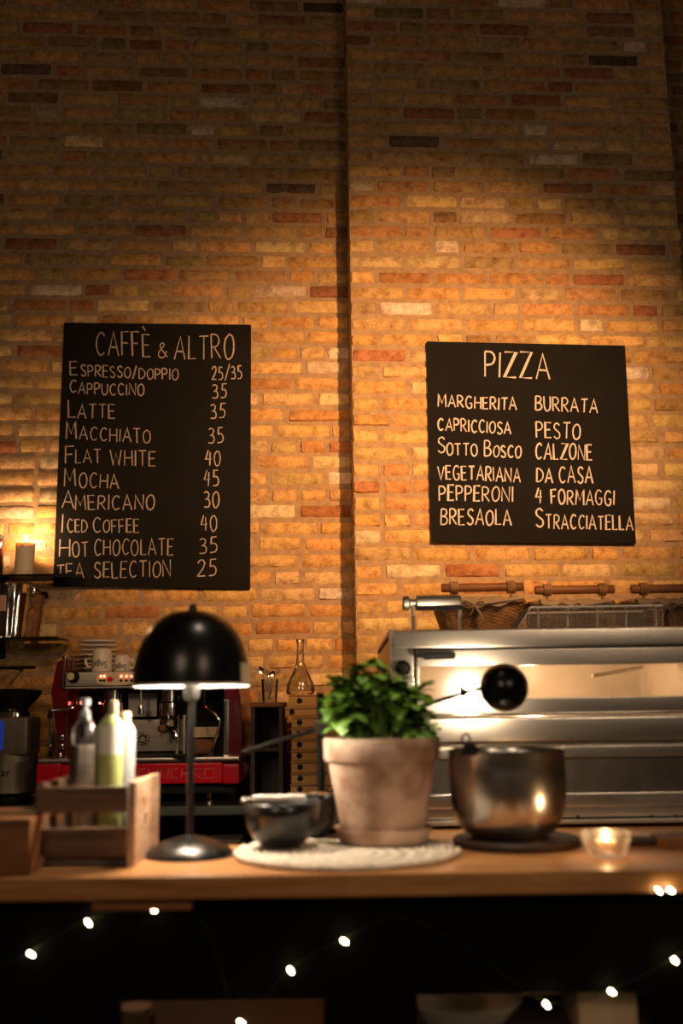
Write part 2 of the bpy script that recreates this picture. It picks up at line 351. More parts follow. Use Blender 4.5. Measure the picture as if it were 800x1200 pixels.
def chalk_word(mb, word, x0, x1, b0, b1, h, place, wid, jit=1.0, gap=2.6):
    """letters of `word` from x0 to x1 on a baseline b0..b1 (surface units, y down), each stroke a thin ribbon"""
    tot = sum(GL[c][0] for c in word) + gap*(len(word)-1); k = (x1-x0)/max(tot, .5) if len(word) > 1 or GL[word][0] > 1 else h/10
    x = x0
    for c in word:
        wd, ss = strokes(c); hj = h*(1+random.uniform(-.06, .06)*jit); rj = random.uniform(-.04, .04)*jit; bj = random.uniform(-.04, .04)*h*jit
        for st in ss:
            pts = []
            for (a, b) in st:
                X = x + a*k + b/10*h*rj; t = (X-x0)/max(x1-x0, .01); pts.append((X, b0+(b1-b0)*t + bj - b/10*hj))
            # denser
            vs = []; n = len(pts); w0 = wid*random.uniform(.8, 1.15)
            for i, p in enumerate(pts):
                a = pts[max(i-1, 0)]; b = pts[min(i+1, n-1)]; dx, dy = b[0]-a[0], b[1]-a[1]; l = math.hypot(dx, dy) or 1
                if 0 < i < n-1:
                    d1 = (p[0]-a[0], p[1]-a[1]); d2 = (b[0]-p[0], b[1]-p[1]); l1 = math.hypot(*d1) or 1; l2 = math.hypot(*d2) or 1
                    cs = (d1[0]*d2[0]+d1[1]*d2[1])/(l1*l2); q = min(1.8, 1/max(.35, math.sqrt(max(0, (1+cs)/2))))
                else: q = 1
                ww = w0*q*random.uniform(.85, 1.15)/2
                nx, ny = -dy/l*ww, dx/l*ww
                vs.append(place(p[0]+nx, p[1]+ny)); vs.append(place(p[0]-nx, p[1]-ny))
            mb.add(vs, [(2*i, 2*i+1, 2*i+3, 2*i+2) for i in range(n-1)])
        x += (wd+gap)*k

# ================================================================== STRUCTURE
def brick_wall(name, u0, u1, z1, n0, depth_l=.01, depth_r=.01, seed=1, back=.12, dark=0.0, specials=()):
    rnd = random.Random(seed)
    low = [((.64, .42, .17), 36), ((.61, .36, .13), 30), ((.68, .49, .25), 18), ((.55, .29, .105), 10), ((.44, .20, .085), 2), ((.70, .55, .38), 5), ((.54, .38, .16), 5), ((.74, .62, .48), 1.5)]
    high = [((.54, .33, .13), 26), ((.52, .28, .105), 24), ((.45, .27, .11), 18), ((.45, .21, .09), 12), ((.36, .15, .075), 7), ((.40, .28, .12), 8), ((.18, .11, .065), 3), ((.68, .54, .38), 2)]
    V = []; Fc = []; MI = []; COL = []
    def w_(u, z, n): return WO + WU*u + WN*(n0+n) + Vector((0, 0, z))
    # mortar slab
    o = len(V); e = -.0004
    for (u, n) in ((u0+e, 0), (u1-e, 0), (u1-e, -back), (u0+e, -back)):
        for z in (0, z1): V.append(w_(u, z, n)); COL.append((.5, .4, .3))
    Fc += [(o, o+2, o+3, o+1), (o+2, o+4, o+5, o+3), (o+4, o+6, o+7, o+5), (o+6, o, o+1, o+7)]; MI += [1]*4
    CH = .0667; J = .0130; JV = .0165; course = 0; z = 0
    while z < z1 - .05:
        hgt = CH - J
        u = u0 - (0 if (depth_l > .02) else rnd.uniform(0, .24))
        if depth_l > .02 and course % 2: first = .099
        else: first = None
        while u < u1-.02:
            L_ = first if first else (.214 if rnd.random() < .74 else .099)
            if rnd.random() < .06 and not first: L_ = rnd.uniform(.14, .19)
            first = None
            a = u; b = min(u+L_, u1)
            if u1-b < .05: b = u1
            isl = a <= u0+1e-6; isr = b >= u1-1e-6
            a2 = max(a, u0)
            if b-a2 > .03:
                if isr and depth_r > .02: b += rnd.uniform(-.008, .006)
                nx = 9 if b-a2 > .16 else 6; nz = 5
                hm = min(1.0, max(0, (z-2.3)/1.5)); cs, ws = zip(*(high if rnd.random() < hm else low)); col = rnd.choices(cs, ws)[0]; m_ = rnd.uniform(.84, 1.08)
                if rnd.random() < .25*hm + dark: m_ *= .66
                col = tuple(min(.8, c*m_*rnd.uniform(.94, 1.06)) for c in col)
                raise_ = rnd.uniform(.003, .010); tilt = rnd.uniform(-.0016, .0016); zj = rnd.uniform(-.0022, .0022); hj = rnd.uniform(-.003, .003)
                o = len(V); rag = .0026
                for j in range(nz):
                    for i in range(nx):
                        s = i/(nx-1); t = j/(nz-1)
                        # rows crowd to the rim so that the arris is rounded
                        s = [0, .035][i] if i < 2 else (1-[0, .035][nx-1-i] if i > nx-3 else s)
                        t = [0, .16][j] if j < 2 else (1-[0, .16][nz-1-j] if j > nz-3 else t)
                        rim = i in (0, nx-1) or j in (0, nz-1)
                        cor = (i in (0, nx-1)) and (j in (0, nz-1))
                        uu = a2 + (b-a2)*s + rnd.uniform(-rag, rag); zz = z + zj + (hgt+hj)*t + rnd.uniform(-rag, rag)*.8
                        if cor: uu += (.0065 if i == 0 else -.0065); zz += (.006 if j == 0 else -.006)
                        nn = (-.004 if rim else raise_ + tilt*(s-.5)*2 + rnd.uniform(-.0011, .0011))
                        if not rim and rnd.random() < .03: nn -= .004
                        V.append(w_(uu, zz, nn)); COL.append(col)
                for j in range(nz-1):
                    for i in range(nx-1): Fc.append((o+j*nx+i, o+j*nx+i+1, o+(j+1)*nx+i+1, o+(j+1)*nx+i)); MI.append(0)
                for flag, dp, i in ((isl, depth_l, 0), (isr, depth_r, nx-1)):
                    if flag and dp > .02:
                        q = len(V)
                        for j in range(nz):
                            p = V[o+j*nx+i]; V.append(p - WN*dp); COL.append(col)
                        for j in range(nz-1): Fc.append((o+j*nx+i, o+(j+1)*nx+i, q+j+1, q+j)); MI.append(0)
            u = b + JV*rnd.uniform(.8, 1.2) if not isr else u1
        z += CH; course += 1
    me = bpy.data.meshes.new(name); org = WO + WU*((u0+u1)/2) + WN*n0
    me.from_pydata([tuple(v-org) for v in V], [], Fc); me.materials.append(M['brick']); me.materials.append(M['mortar'])
    me.polygons.foreach_set('material_index', MI); me.polygons.foreach_set('use_smooth', [True]*len(Fc))
    ca = me.color_attributes.new('brick_colour', 'FLOAT_COLOR', 'POINT'); ca.data.foreach_set('color', [x for c in COL for x in (*c, 1)])
    bm = bmesh.new(); bm.from_mesh(me); bmesh.ops.recalc_face_normals(bm, faces=bm.faces); bm.to_mesh(me); bm.free()
    me.set_sharp_from_angle(angle=math.radians(60))
    o = bpy.data.objects.new(name, me); o.location = org; C.objects.link(o); return struct(o)
NP = .16                                               # how far the middle pier stands out
U_L = wall_uv(PW(413.5, 500, NP))[0]; U_R = wall_uv(PW(786, 165, NP))[0]
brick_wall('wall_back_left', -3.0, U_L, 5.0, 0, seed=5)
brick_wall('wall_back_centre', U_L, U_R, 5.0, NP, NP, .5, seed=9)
brick_wall('wall_back_right', U_R, 3.0, 5.0, -.35, seed=3, dark=.5)  # more bricks darkened here, shade of the recess put into their colour
fl = MB(); fl.box((-3.2, -3, -.05), (3.2, 4.3, 0), 0); struct(fl.build('floor', 'floor'))

# ================================================================== CHALKBOARDS
def board(name, label, corners, n, words, chalk='chalk'):
    n0 = n+.014; n1 = n+.026
    ps = [PW(x, y, n1) for x, y in corners]; base = (ps[2]+ps[3])/2
    t = thing(name, label, 'chalkboard', base)
    mb = MB(); pb = [p - WN*(n1-n0) for p in ps]
    mb.add(ps+pb, [(0, 1, 2, 3), (7, 6, 5, 4), (0, 4, 5, 1), (1, 5, 6, 2), (2, 6, 7, 3), (3, 7, 4, 0)])
    mb.build('panel', 'board', t, shift=base, smooth=0)
    for nm, ws in words:
        for (wd, x0, x1, b0, b1, h, wid) in ws:
            m = MB(); chalk_word(m, wd, x0, x1, b0, b1, h, lambda a, b: PW(a, b, n1+.0008), wid)
            m.build('price' if wd[0] in '2345' and len(wd) > 1 else ('heading_word' if nm == 'heading' else 'menu_word'), chalk, t, shift=base, smooth=0)
    return t
def cv(s, ox, oy, rows, wid):
    out = []
    for nm, ws in rows:
        out.append((nm, [(w0, ox+x0/s, ox+x1/s, oy+b0/s, oy+b1/s, h/s, (wid*1.1 if nm == 'heading' else wid)) for (w0, x0, x1, b0, b1, h) in ws]))
    return out
LEFTW = [('heading', [('CAFFÈ', 192, 388, 170, 181, 83), ('&', 416, 450, 182, 182, 52), ('ALTRO', 474, 688, 186, 186, 86)]),
 ('menu_line', [('E', 100, 125, 245, 245, 50), ('SPRESSO/DOPPIO', 138, 488, 248, 263, 40), ('25/35', 610, 718, 262, 258, 48)]),
 ('menu_line', [('C', 98, 122, 308, 308, 46), ('APPUCCINO', 128, 365, 312, 319, 40), ('35', 612, 662, 328, 326, 48)]),
 ('menu_line', [('L', 92, 118, 398, 398, 62), ('ATTE', 125, 260, 400, 402, 50), ('35', 605, 657, 402, 400, 50)]),
 ('menu_line', [('M', 85, 121, 474, 474, 60), ('ACCHIATO', 132, 388, 478, 492, 48), ('35', 597, 652, 493, 490, 57)]),
 ('menu_line', [('F', 82, 112, 562, 562, 64), ('LAT', 118, 210, 560, 564, 48), ('WHITE', 245, 406, 570, 574, 54), ('40', 588, 640, 572, 570, 55)]),
 ('menu_line', [('M', 78, 118, 644, 644, 62), ('OCHA', 132, 274, 651, 654, 52), ('45', 582, 635, 647, 645, 56)]),
 ('menu_line', [('A', 70, 112, 724, 726, 62), ('MERICANO', 118, 402, 730, 730, 52), ('30', 582, 636, 725, 722, 58)]),
 ('menu_line', [('I', 68, 78, 813, 813, 62), ('CED', 90, 160, 812, 812, 45), ('C', 182, 210, 810, 810, 56), ('OFFEE', 218, 347, 813, 813, 47), ('40', 572, 628, 808, 806, 55)]),
 ('menu_line', [('H', 60, 97, 900, 900, 66), ('OT', 108, 165, 902, 900, 54), ('CHOCOLATE', 186, 470, 895, 892, 56), ('35', 565, 630, 892, 884, 58)]),
 ('menu_line', [('TEA', 50, 148, 982, 978, 54), ('SELECTION', 186, 462, 976, 972, 56), ('25', 557, 626, 972, 968, 58)])]
RIGHTW = [('heading', [('PIZZA', 252, 468, 174, 182, 82)]),
 ('menu_line', [('MARGHERITA', 95, 357, 275, 288, 40)]), ('menu_line', [('BURRATA', 421, 628, 288, 296, 46)]),
 ('menu_line', [('CAPRICCIOSA', 94, 338, 353, 369, 40)]), ('menu_line', [('PESTO', 424, 570, 380, 386, 50)]),
 ('menu_line', [('S', 94, 118, 430, 430, 52), ('OTTO', 124, 226, 438, 440, 40), ('B', 250, 272, 440, 440, 50), ('OSCO', 280, 372, 444, 446, 38)]), ('menu_line', [('CALZONE', 421, 610, 450, 454, 50)]),
 ('menu_line', [('VEGETARIANA', 94, 370, 518, 528, 46)]), ('menu_line', [('DA', 425, 478, 528, 530, 48), ('CASA', 500, 612, 530, 534, 54)]),
 ('menu_line', [('PEPPERONI', 99, 345, 590, 593, 50)]), ('menu_line', [('4', 422, 443, 600, 600, 54), ('FORMAGGI', 474, 684, 602, 606, 48)]),
 ('menu_line', [('BRESAOLA', 104, 340, 670, 672, 52)]), ('menu_line', [('S', 422, 448, 680, 680, 58), ('TRACCIATELLA', 456, 747, 684, 690, 46)])]
board('chalkboard', 'tall black coffee menu chalkboard on the left brick wall', [(75, 378), (294, 380.5), (293, 690), (62, 687)], 0, cv(800/260, 50, 360, LEFTW, 1.4), 'chalk_soft')
board('chalkboard', 'squarer black pizza menu chalkboard on the brick pier above the oven', [(500, 400), (732, 405), (745, 637), (505, 635)], NP, cv(800/280, 480, 380, RIGHTW, 1.75))

# ================================================================== BAR COUNTER
ZB = .90                                                # bar top
DF, DBK = 1.925, 2.335
t = thing('bar_counter', 'long wooden topped bar counter with black apron across the foreground', 'counter', (0, 2.05, 0))
o = t.location
m = MB(); m.box((-1.5, DF-o.y, ZB-.040), (1.6, DBK-o.y, ZB), .003); m.build('worktop', 'worktop', t)
m = MB(); m.box((-1.5, DF+.055-o.y, .68), (1.6, DF+.08-o.y, ZB-.042), .003); m.build('apron', 'darkpaint', t)
for x0, x1 in ((-1.5, -.42), (-.045, .125), (.56, 1.6)):
    m = MB(); m.box((x0, DF+.06-o.y, 0), (x1, DF+.11-o.y, .685), .004); m.build('leg', 'darkpaint', t)
m = MB(); m.box((-1.5, DF+.11-o.y, .565), (1.6, DBK-.02-o.y, .59), .003); m.build('shelf', 'darkwood', t)
m = MB(); m.box((-.46, DF+.02-o.y, ZB-.062), (-.28, DF+.05-o.y, ZB-.0405), .002); m.build('batten', 'brownwood', t)
tag(t, t['label'], 'counter')

# ================================================================== BACK COUNTERS
ZK = .875
t = thing('back_counter', 'dark back counter carrying the coffee machine and pizza boxes', 'counter', (-.6, 3.75, 0))
o = t.location
xr = P(446, 975, 2.6).x-.008
m = MB(); m.box((-2.2-o.x, 3.49-o.y, ZK-.03), (xr-o.x, 3.96-o.y, ZK), .003); m.build('worktop', 'greenmetal', t)
for x in (-2.18, -.72, xr-.04):
    m = MB(); m.box((x-o.x, 3.52-o.y, 0), (x+.035-o.x, 3.94-o.y, ZK-.03), .003); m.build('side_panel', 'darkpaint', t)
m = MB(); m.box((-2.15-o.x, 3.54-o.y, .66), (xr-.04-o.x, 3.94-o.y, .685), .003); m.build('shelf', 'greenmetal', t)
m = MB(); m.box((-2.15-o.x, 3.92-o.y, .1), (xr-.04-o.x, 3.945-o.y, .845), .002); m.build('back_panel', 'darkpaint', t)
xl = P(446, 975, 2.6).x
t = thing('oven_counter', 'butcher block counter under the pizza oven', 'counter', (.7, 3.2, 0))
o = t.location
m = MB(); m.box((xl-o.x, 2.44-o.y, ZK-.04), (1.75-o.x, 3.86-o.y, ZK), .004); m.build('worktop', 'worktop', t)
for x in (xl+.01, 1.7):
    for y in (2.5, 3.74):
        m = MB(); m.box((x-o.x, y-o.y, 0), (x+.05-o.x, y+.05-o.y, ZK-.04), .004); m.build('leg', 'steel2', t)

# ================================================================== PIZZA OVEN
DO = 2.76
def oven():
    org = Vector((P(660, 960, DO).x, DO+.5, ZK))
    t = thing('pizza_oven', 'large stainless steel deck pizza oven with glass door', 'oven', org)
    XR = 880; DB = DO+1.0
    b = MB()
    pbox(b, 459, 735.5, XR, 758, DO, DB, org, .006)                        # hood
    pbox(b, 459, 757, 486, 872, DO+.004, DB, org, .004)                    # left jamb
    pbox(b, 850, 757, XR, 872, DO+.004, DB, org, .004)
    pbox(b, 459, 839, XR, 870, DO-.012, DO+.12, org, .008)                 # sloped sill
    pbox(b, 466, 869, XR, 874, DO+.03, DB, org, .002)
    pbox(b, 463, 874, XR, 888, DO+.002, DO+.05, org, .003)                 # lower deck
    pbox(b, 463, 888, 500, 930, DO+.004, DB, org, .003); pbox(b, 850, 888, XR, 930, DO+.004, DB, org, .003)
    pbox(b, 463, 929, XR, 946, DO-.006, DO+.05, org, .004)
    pbox(b, 463, 945.5, XR, 958, DO+.004, DB, org, .003)
    b.build('body', 'steel', t)
    m = MB(); pbox(m, 470, 957.5, XR, 962, DO+.02, DO+.06, org, .001)
    for px in (552, 590, 626, 676, 762, 790): pbox(m, px, 955, px+3, 960, DO+.001, DO+.01, org, .001)
    m.build('vent_slot', 'blackmatte', t)
    m = MB(); pbox(m, 459, 960.6, XR, 965.5, DO-.012, DB, org, .002); m.build('base_rail', 'steel2', t)
    m = MB()                                                                # side skin
    s = P(459, 735.5, DO)-org; q = P(459, 960, DO)-org
    m.box((s.x-.006, DO-org.y+.006, q.z), (s.x+.001, DB-org.y, s.z-.002), .001)
    m.build('side_panel', 'steel2', t)
    m = MB(); a = P(459, 735.5, DO)-org
    for k in range(9): m.box((a.x-.009, DO-org.y+.10+k*.09, a.z-.028), (a.x-.005, DO-org.y+.165+k*.09, a.z-.018), .001)
    m.build('side_vent', 'blackmatte', t)
    m = MB(); pbox(m, 485.5, 756.8, 847, 759.6, DO+.0015, DO+.03, org, 0); pbox(m, 485.3, 756.8, 487.3, 838, DO+.0015, DO+.03, org, 0); m.build('door_gasket', 'blackmatte', t)  # black strips paint the shade in the gap round the door
    # the baking chamber
    m = MB(); c0 = P(486, 778, DO)-org; c1 = P(850, 842, DO)-org; y0 = DO+.03-org.y; y1 = DO+.75-org.y; zt = c0.z+.03; zb = c1.z
    for lo, hi in (((c0.x, y1, zb), (c1.x, y1+.02, zt)), ((c0.x, y0, zt), (c1.x, y1, zt+.01)), ((c0.x-.004, y0, zb), (c0.x+.006, y1, zt)), ((c1.x-.006, y0, zb), (c1.x+.004, y1, zt))): m.box(lo, hi, 0)
    m.build('chamber_lining', 'refractory', t)
    m = MB(); m.box((c0.x, y0+.03, zb), (c1.x, y1, zb+.012), .002); m.build('baking_stone', 'stone', t)
    m = MB(); a = P(694, 792, DO+.25)-org; b_ = P(752, 782, DO+.35)-org; m.tube([a, b_], .006, 8); m.build('support_bar', 'steel', t)  # bright rod added to draw a reflection streak behind the glass
    # door
    d = MB(); pbox(d, 487.5, 759.5, 846, 779, DO-.004, DO+.022, org, .003); pbox(d, 487.5, 817, 846, 835, DO-.004, DO+.022, org, .003)
    pbox(d, 487.5, 778, 491, 818, DO-.002, DO+.02, org, .001); pbox(d, 842, 778, 846, 818, DO-.002, DO+.02, org, .001)
    door = d.build('door', 'steel', t)
    m = MB(); pbox(m, 487.5, 835.2, 846, 838.2, DO-.010, DO+.02, org, .001); m.build('door_lip', 'chrome', door)
    m = MB(); pbox(m, 490, 778.5, 843, 817.5, DO+.004, DO+.008, org, 0); m.build('window_pane', 'ovenglass', door)
    h = MB(); pbox(h, 496, 763.5, 534, 772.5, DO-.04, DO-.018, org, .006); hd = h.build('handle', 'blackmatte', door)
    m = MB(); c = P(492, 767.5, DO-.02)-org; m.lathe([(0, -.02), (.009, -.02), (.009, .018), (0, .018)], 16, c, (0, 1, 0)); m.build('handle_pivot', 'chrome', hd)
    # lower deck glass
    m = MB(); pbox(m, 500, 888, 850, 930, DO+.012, DO+.02, org, 0); m.build('lower_window', 'darkglass', t)
    # knob on the jamb
    m = MB(); c = P(472, 783, DO)-org; m.lathe([(0, .03), (.011, .029), (.0145, .024), (.0145, .006), (.018, .003), (.018, -.003), (0, -.003)], 24, c, (0, -1, 0)); k = m.build('knob', 'black', t)
    m = MB(); m.lathe([(.0185, -.002), (.021, -.002), (.021, .004), (.0185, .004)], 24, c, (0, -1, 0), closed=True); m.build('knob_ring', 'chrome', k)
    m = MB(); pbox(m, 460.5, 812, 465, 832, DO-.003, DO+.004, org, .001); m.build('latch_plate', 'white', t)  # white patch that paints a glint on the left jamb
    l = light('POINT', 'oven_lamp', org+Vector((0, -.1, zt-.05)), 10, (1, .66, .38), size=.03)
    return t, (P(459, 735.5, DO)).z
OV, ZT = oven()

# ================================================================== BASKETS ON THE OVEN
def rrect(a, b, r, n=8):
    pts = []
    for cx, cy, s in ((a-r, b-r, 0), (-a+r, b-r, 1), (-a+r, -b+r, 2), (a-r, -b+r, 3)):
        for i in range(n+1):
            A = PI/2*(s+i/n); pts.append(Vector((cx+r*math.cos(A), cy+r*math.sin(A), 0)))
    return pts
def resample(pts, n):
    L_ = [0]
    for i in range(len(pts)): L_.append(L_[-1]+(pts[(i+1) % len(pts)]-pts[i]).length)
    out = []; k = 0
    for i in range(n):
        s = L_[-1]*i/n
        while L_[k+1] < s: k += 1
        f = (s-L_[k])/max(L_[k+1]-L_[k], 1e-9); out.append(pts[k].lerp(pts[(k+1) % len(pts)], f))
    return out
def wicker_basket(name, label, loc, W, D, H, group, bow=True):
    t = thing(name, label, 'basket', loc, group=group)
    ns = 44; body = MB(); rows = 20
    for j in range(rows):
        z = .006 + (H-.01)*j/(rows-1); g = .80+.20*j/(rows-1)
        base = resample(rrect(W/2*g, D/2*g, .05), ns*2); pts = []
        for i, p in enumerate(base):
            q = p.normalized(); s = .0045*(1 if ((i//2+j) % 2 == 0) else -1)*(1 if i % 2 == 0 else 0)
            pts.append(p+q*s+Vector((0, 0, z)))
        body.tube(pts, H/rows*.46, 6, closed=True)
    bb = resample(rrect(W/2*.78, D/2*.78, .05), 40); body.add([p+Vector((0, 0, .004)) for p in bb], [tuple(range(40))])
    bd = body.build('body', 'wicker', t, smooth=60)
    st = MB()
    a = resample(rrect(W/2*.8, D/2*.8, .05), ns); c = resample(rrect(W/2, D/2, .05), ns)
    for p, q in zip(a, c): st.tube([p, q+Vector((0, 0, H+.004))], .0026, 5)
    st.build('stake', 'wicker', bd)
    rim = MB(); base = resample(rrect(W/2*1.01, D/2*1.01, .05), 120)
    for ph in (0, PI): rim.tube([p+p.normalized()*.005*math.cos(i*.55+ph)+Vector((0, 0, H+.006+.005*math.sin(i*.55+ph))) for i, p in enumerate(base)], .0055, 6, closed=True)
    rim.build('rim', 'wicker', t, smooth=60)
    # wooden bar handle over the front, held in loops
    hz = H+.046; hy = -D/2-.006
    h = MB(); h.lathe([(0, -W*.475), (.012, -W*.475), (.014, -W*.46), (.0135, W*.46), (.012, W*.475), (0, W*.475)], 18, (0, hy, hz), (1, 0, 0)); hd = h.build('handle', 'walnut', t)
    for s in (-1, 1):
        m = MB()
        for k in range(4):
            x = s*W*.33+(k-1.5)*.0062
            m.tube([(x, hy+.0175*math.cos(A), hz+.0175*math.sin(A)) for A in [2*PI*i/16 for i in range(16)]], .0035, 6, closed=True)
        m.tube([(s*W*.33, hy, hz-.017), (s*W*.335, hy+.004, H+.004)], .005, 6)
        m.build('handle_loop', 'wicker', hd)
    # linen lining falling in a swag over the rim
    m = MB(); n = 22; vs = []
    for i in range(n+1):
        x = -W*.42+W*.84*i/n; f = (i/n-.5)*2; dr = .012+.016*(1-f*f)
        for q in range(4):
            vs.append((x, -D/2*.93-.014*min(q, 2)-.002*math.sin(i*1.7), H+.016-(0 if q < 2 else dr*(q-1)*.55)+.004*math.sin(i*.9+q)))
    m.add(vs, [(4*i+q, 4*i+q+1, 4*i+q+5, 4*i+q+4) for i in range(n) for q in range(3)]); m.build('lining', 'cloth', t, smooth=80)
    m = MB()                                              # cloth standing up at the back of the rim
    vs = []
    for i in range(n+1):
        x = -W*.45+W*.9*i/n; hh = .018+.012*math.sin(i*.8)
        vs += [(x, D*.40, H-.02), (x, D*.40+.004*math.sin(i*1.3), H+hh)]
    m.add(vs, [(2*i, 2*i+1, 2*i+3, 2*i+2) for i in range(n)]); m.build('back_lining', 'clothdark', t, smooth=80)
    if bow:
        m = MB(); y = -D/2-.022; z = H-.012; x0 = bow
        def rib(pts, w_=.009): m.tube(smooth_path([(x0+a, y-b, z+c) for a, b, c in pts], 5), w_, 8, flat=.28)
        rib([(-.10, -.012, .018), (-.05, .002, .006), (0, .006, 0), (.06, .002, .008), (W*.5-x0-.01, -.006, .02)], .006)
        rib([(0, .008, 0), (-.03, .012, .014), (-.038, .012, .002), (-.02, .012, -.008), (0, .008, 0)])
        rib([(0, .008, 0), (.018, .012, .012), (.03, .012, .004), (.018, .012, -.006), (0, .008, 0)])
        rib([(.004, .009, -.002), (.014, .013, -.02), (.024, .012, -.04), (.016, .012, -.062)], .010)
        rib([(-.002, .009, -.002), (-.006, .013, -.016), (-.016, .012, -.03)], .008)
        m.build('ribbon_bow', 'cloth', t, smooth=70)
    return t
DBS = 3.30; zt = ZT
def bx(px): return P(px, 720, DBS-.12).x
Hb = P(570, 688, DBS-.13).z - zt - .046
wicker_basket('wicker_basket', 'wicker basket with linen bow at the left end of the oven top', (bx(566), DBS, zt), .268, .23, Hb, 'wicker baskets on the oven', bow=-.03)
wicker_basket('wicker_basket', 'wicker basket in the middle behind the chrome wire tray', (bx(677), DBS+.03, zt), .262, .23, Hb-.008, 'wicker baskets on the oven', bow=-.02)
wicker_basket('wicker_basket', 'wicker basket at the right end with ribbon over the wire tray', (bx(789), DBS, zt), .268, .23, Hb-.012, 'wicker baskets on the oven', bow=-.03)

def wire_tray():
    d0, d1 = 2.93, 3.12
    a = P(622, 710.5, d0); b = P(776, 711, d0); loc = Vector(((a.x+b.x)/2, d0, zt))
    t = thing('wire_basket', 'chrome wire tray on the oven before the wicker baskets', 'basket', loc)
    W = b.x-a.x; H = a.z-zt-.002; D = d1-d0
    fr = MB()
    top = [(-W/2, 0, H), (W/2, 0, H), (W/2, D, H), (-W/2, D, H)]
    for i in range(4): fr.tube([top[i], top[(i+1) % 4]], .0022, 6)
    bot = [(-W/2-.04, .012, .004), (W/2, .012, .004), (W/2, D-.012, .004), (-W/2-.04, D-.012, .004)]
    for i in range(4): fr.tube([bot[i], bot[(i+1) % 4]], .0018, 6); fr.tube([top[i], bot[i]], .0018, 6)
    for k in range(5): fr.tube([(-W/2+.02+k*(W-.04)/4, -.001, H), (-W/2+.02+k*(W-.04)/4, .011, .004)], .0022, 6)
    fr.build('frame', 'wirechrome', t)
    me = MB(); n = 44
    for k in range(n+1):
        x = -W/2+W*k/n
        me.tube([(x, .001, H-.003), (x, .012, .004)], 0.0015, 4)
        me.tube([(x, D-.001, H-.003), (x, D-.012, .004)], 0.0015, 4)
        if k % 3 == 0: me.tube([(x, .012, .004), (x, D-.012, .004)], 0.0015, 4)
    for j in range(7):
        z = .006+(H-.010)*j/6; s = .04*(1-j/6); y = .012*(1-j/6)
        me.tube([(-W/2-s, y, z), (W/2, y, z), (W/2, D-y, z), (-W/2-s, D-y, z)], 0.0015, 4, closed=True)
    for k in range(14):
        y = .012+(D-.024)*k/13; me.tube([(-W/2, y, H-.002), (-W/2-.04, y, .004)], 0.0015, 4)
    me.build('wire_mesh', 'wirechrome', t)
wire_tray()

def roller():
    d = 2.90
    a = P(474, 707, d); b = P(540, 708.5, d); loc = Vector(((a.x+b.x)/2, d, zt))
    t = thing('chrome_rack', 'chrome roller rack with end knob at the oven left corner', 'rack', loc)
    W = b.x-a.x; z = a.z-zt; r = .0225
    m = MB(); m.lathe([(0, -W*.30), (r*.8, -W*.30), (r, -W*.28), (r, W*.46), (r*.8, W*.5), (0, W*.5)], 28, (0, 0, z), (1, 0, 0)); m.build('roller', 'wirechrome', t)
    m = MB(); m.box((-W*.32, -r-.004, z-r*1.0), (W*.5, -r*.4, z-r*.45), .002); m.build('scraper_bar', 'blackmatte', t)
    m = MB(); m.lathe([(0, -W*.54), (r*.75, -W*.54), (r*.95, -W*.51), (r*.95, -W*.43), (r*.55, -W*.40), (r*.5, -W*.29), (0, -W*.29)], 24, (0, 0, z), (1, 0, 0)); m.build('end_knob', 'wirechrome', t)
    for x in (-W*.36, W*.47):
        m = MB()
        for y in (-.016, .016): m.tube([(x, y, 0), (x, y, z-.01)], .004, 8)
        m.tube([(x, -.016, .003), (x, .016, .003)], .004, 8); m.tube([(x, -.016, z-.012), (x, .016, z-.012)], .005, 8)
        m.build('upright', 'wirechrome', t)
roller()

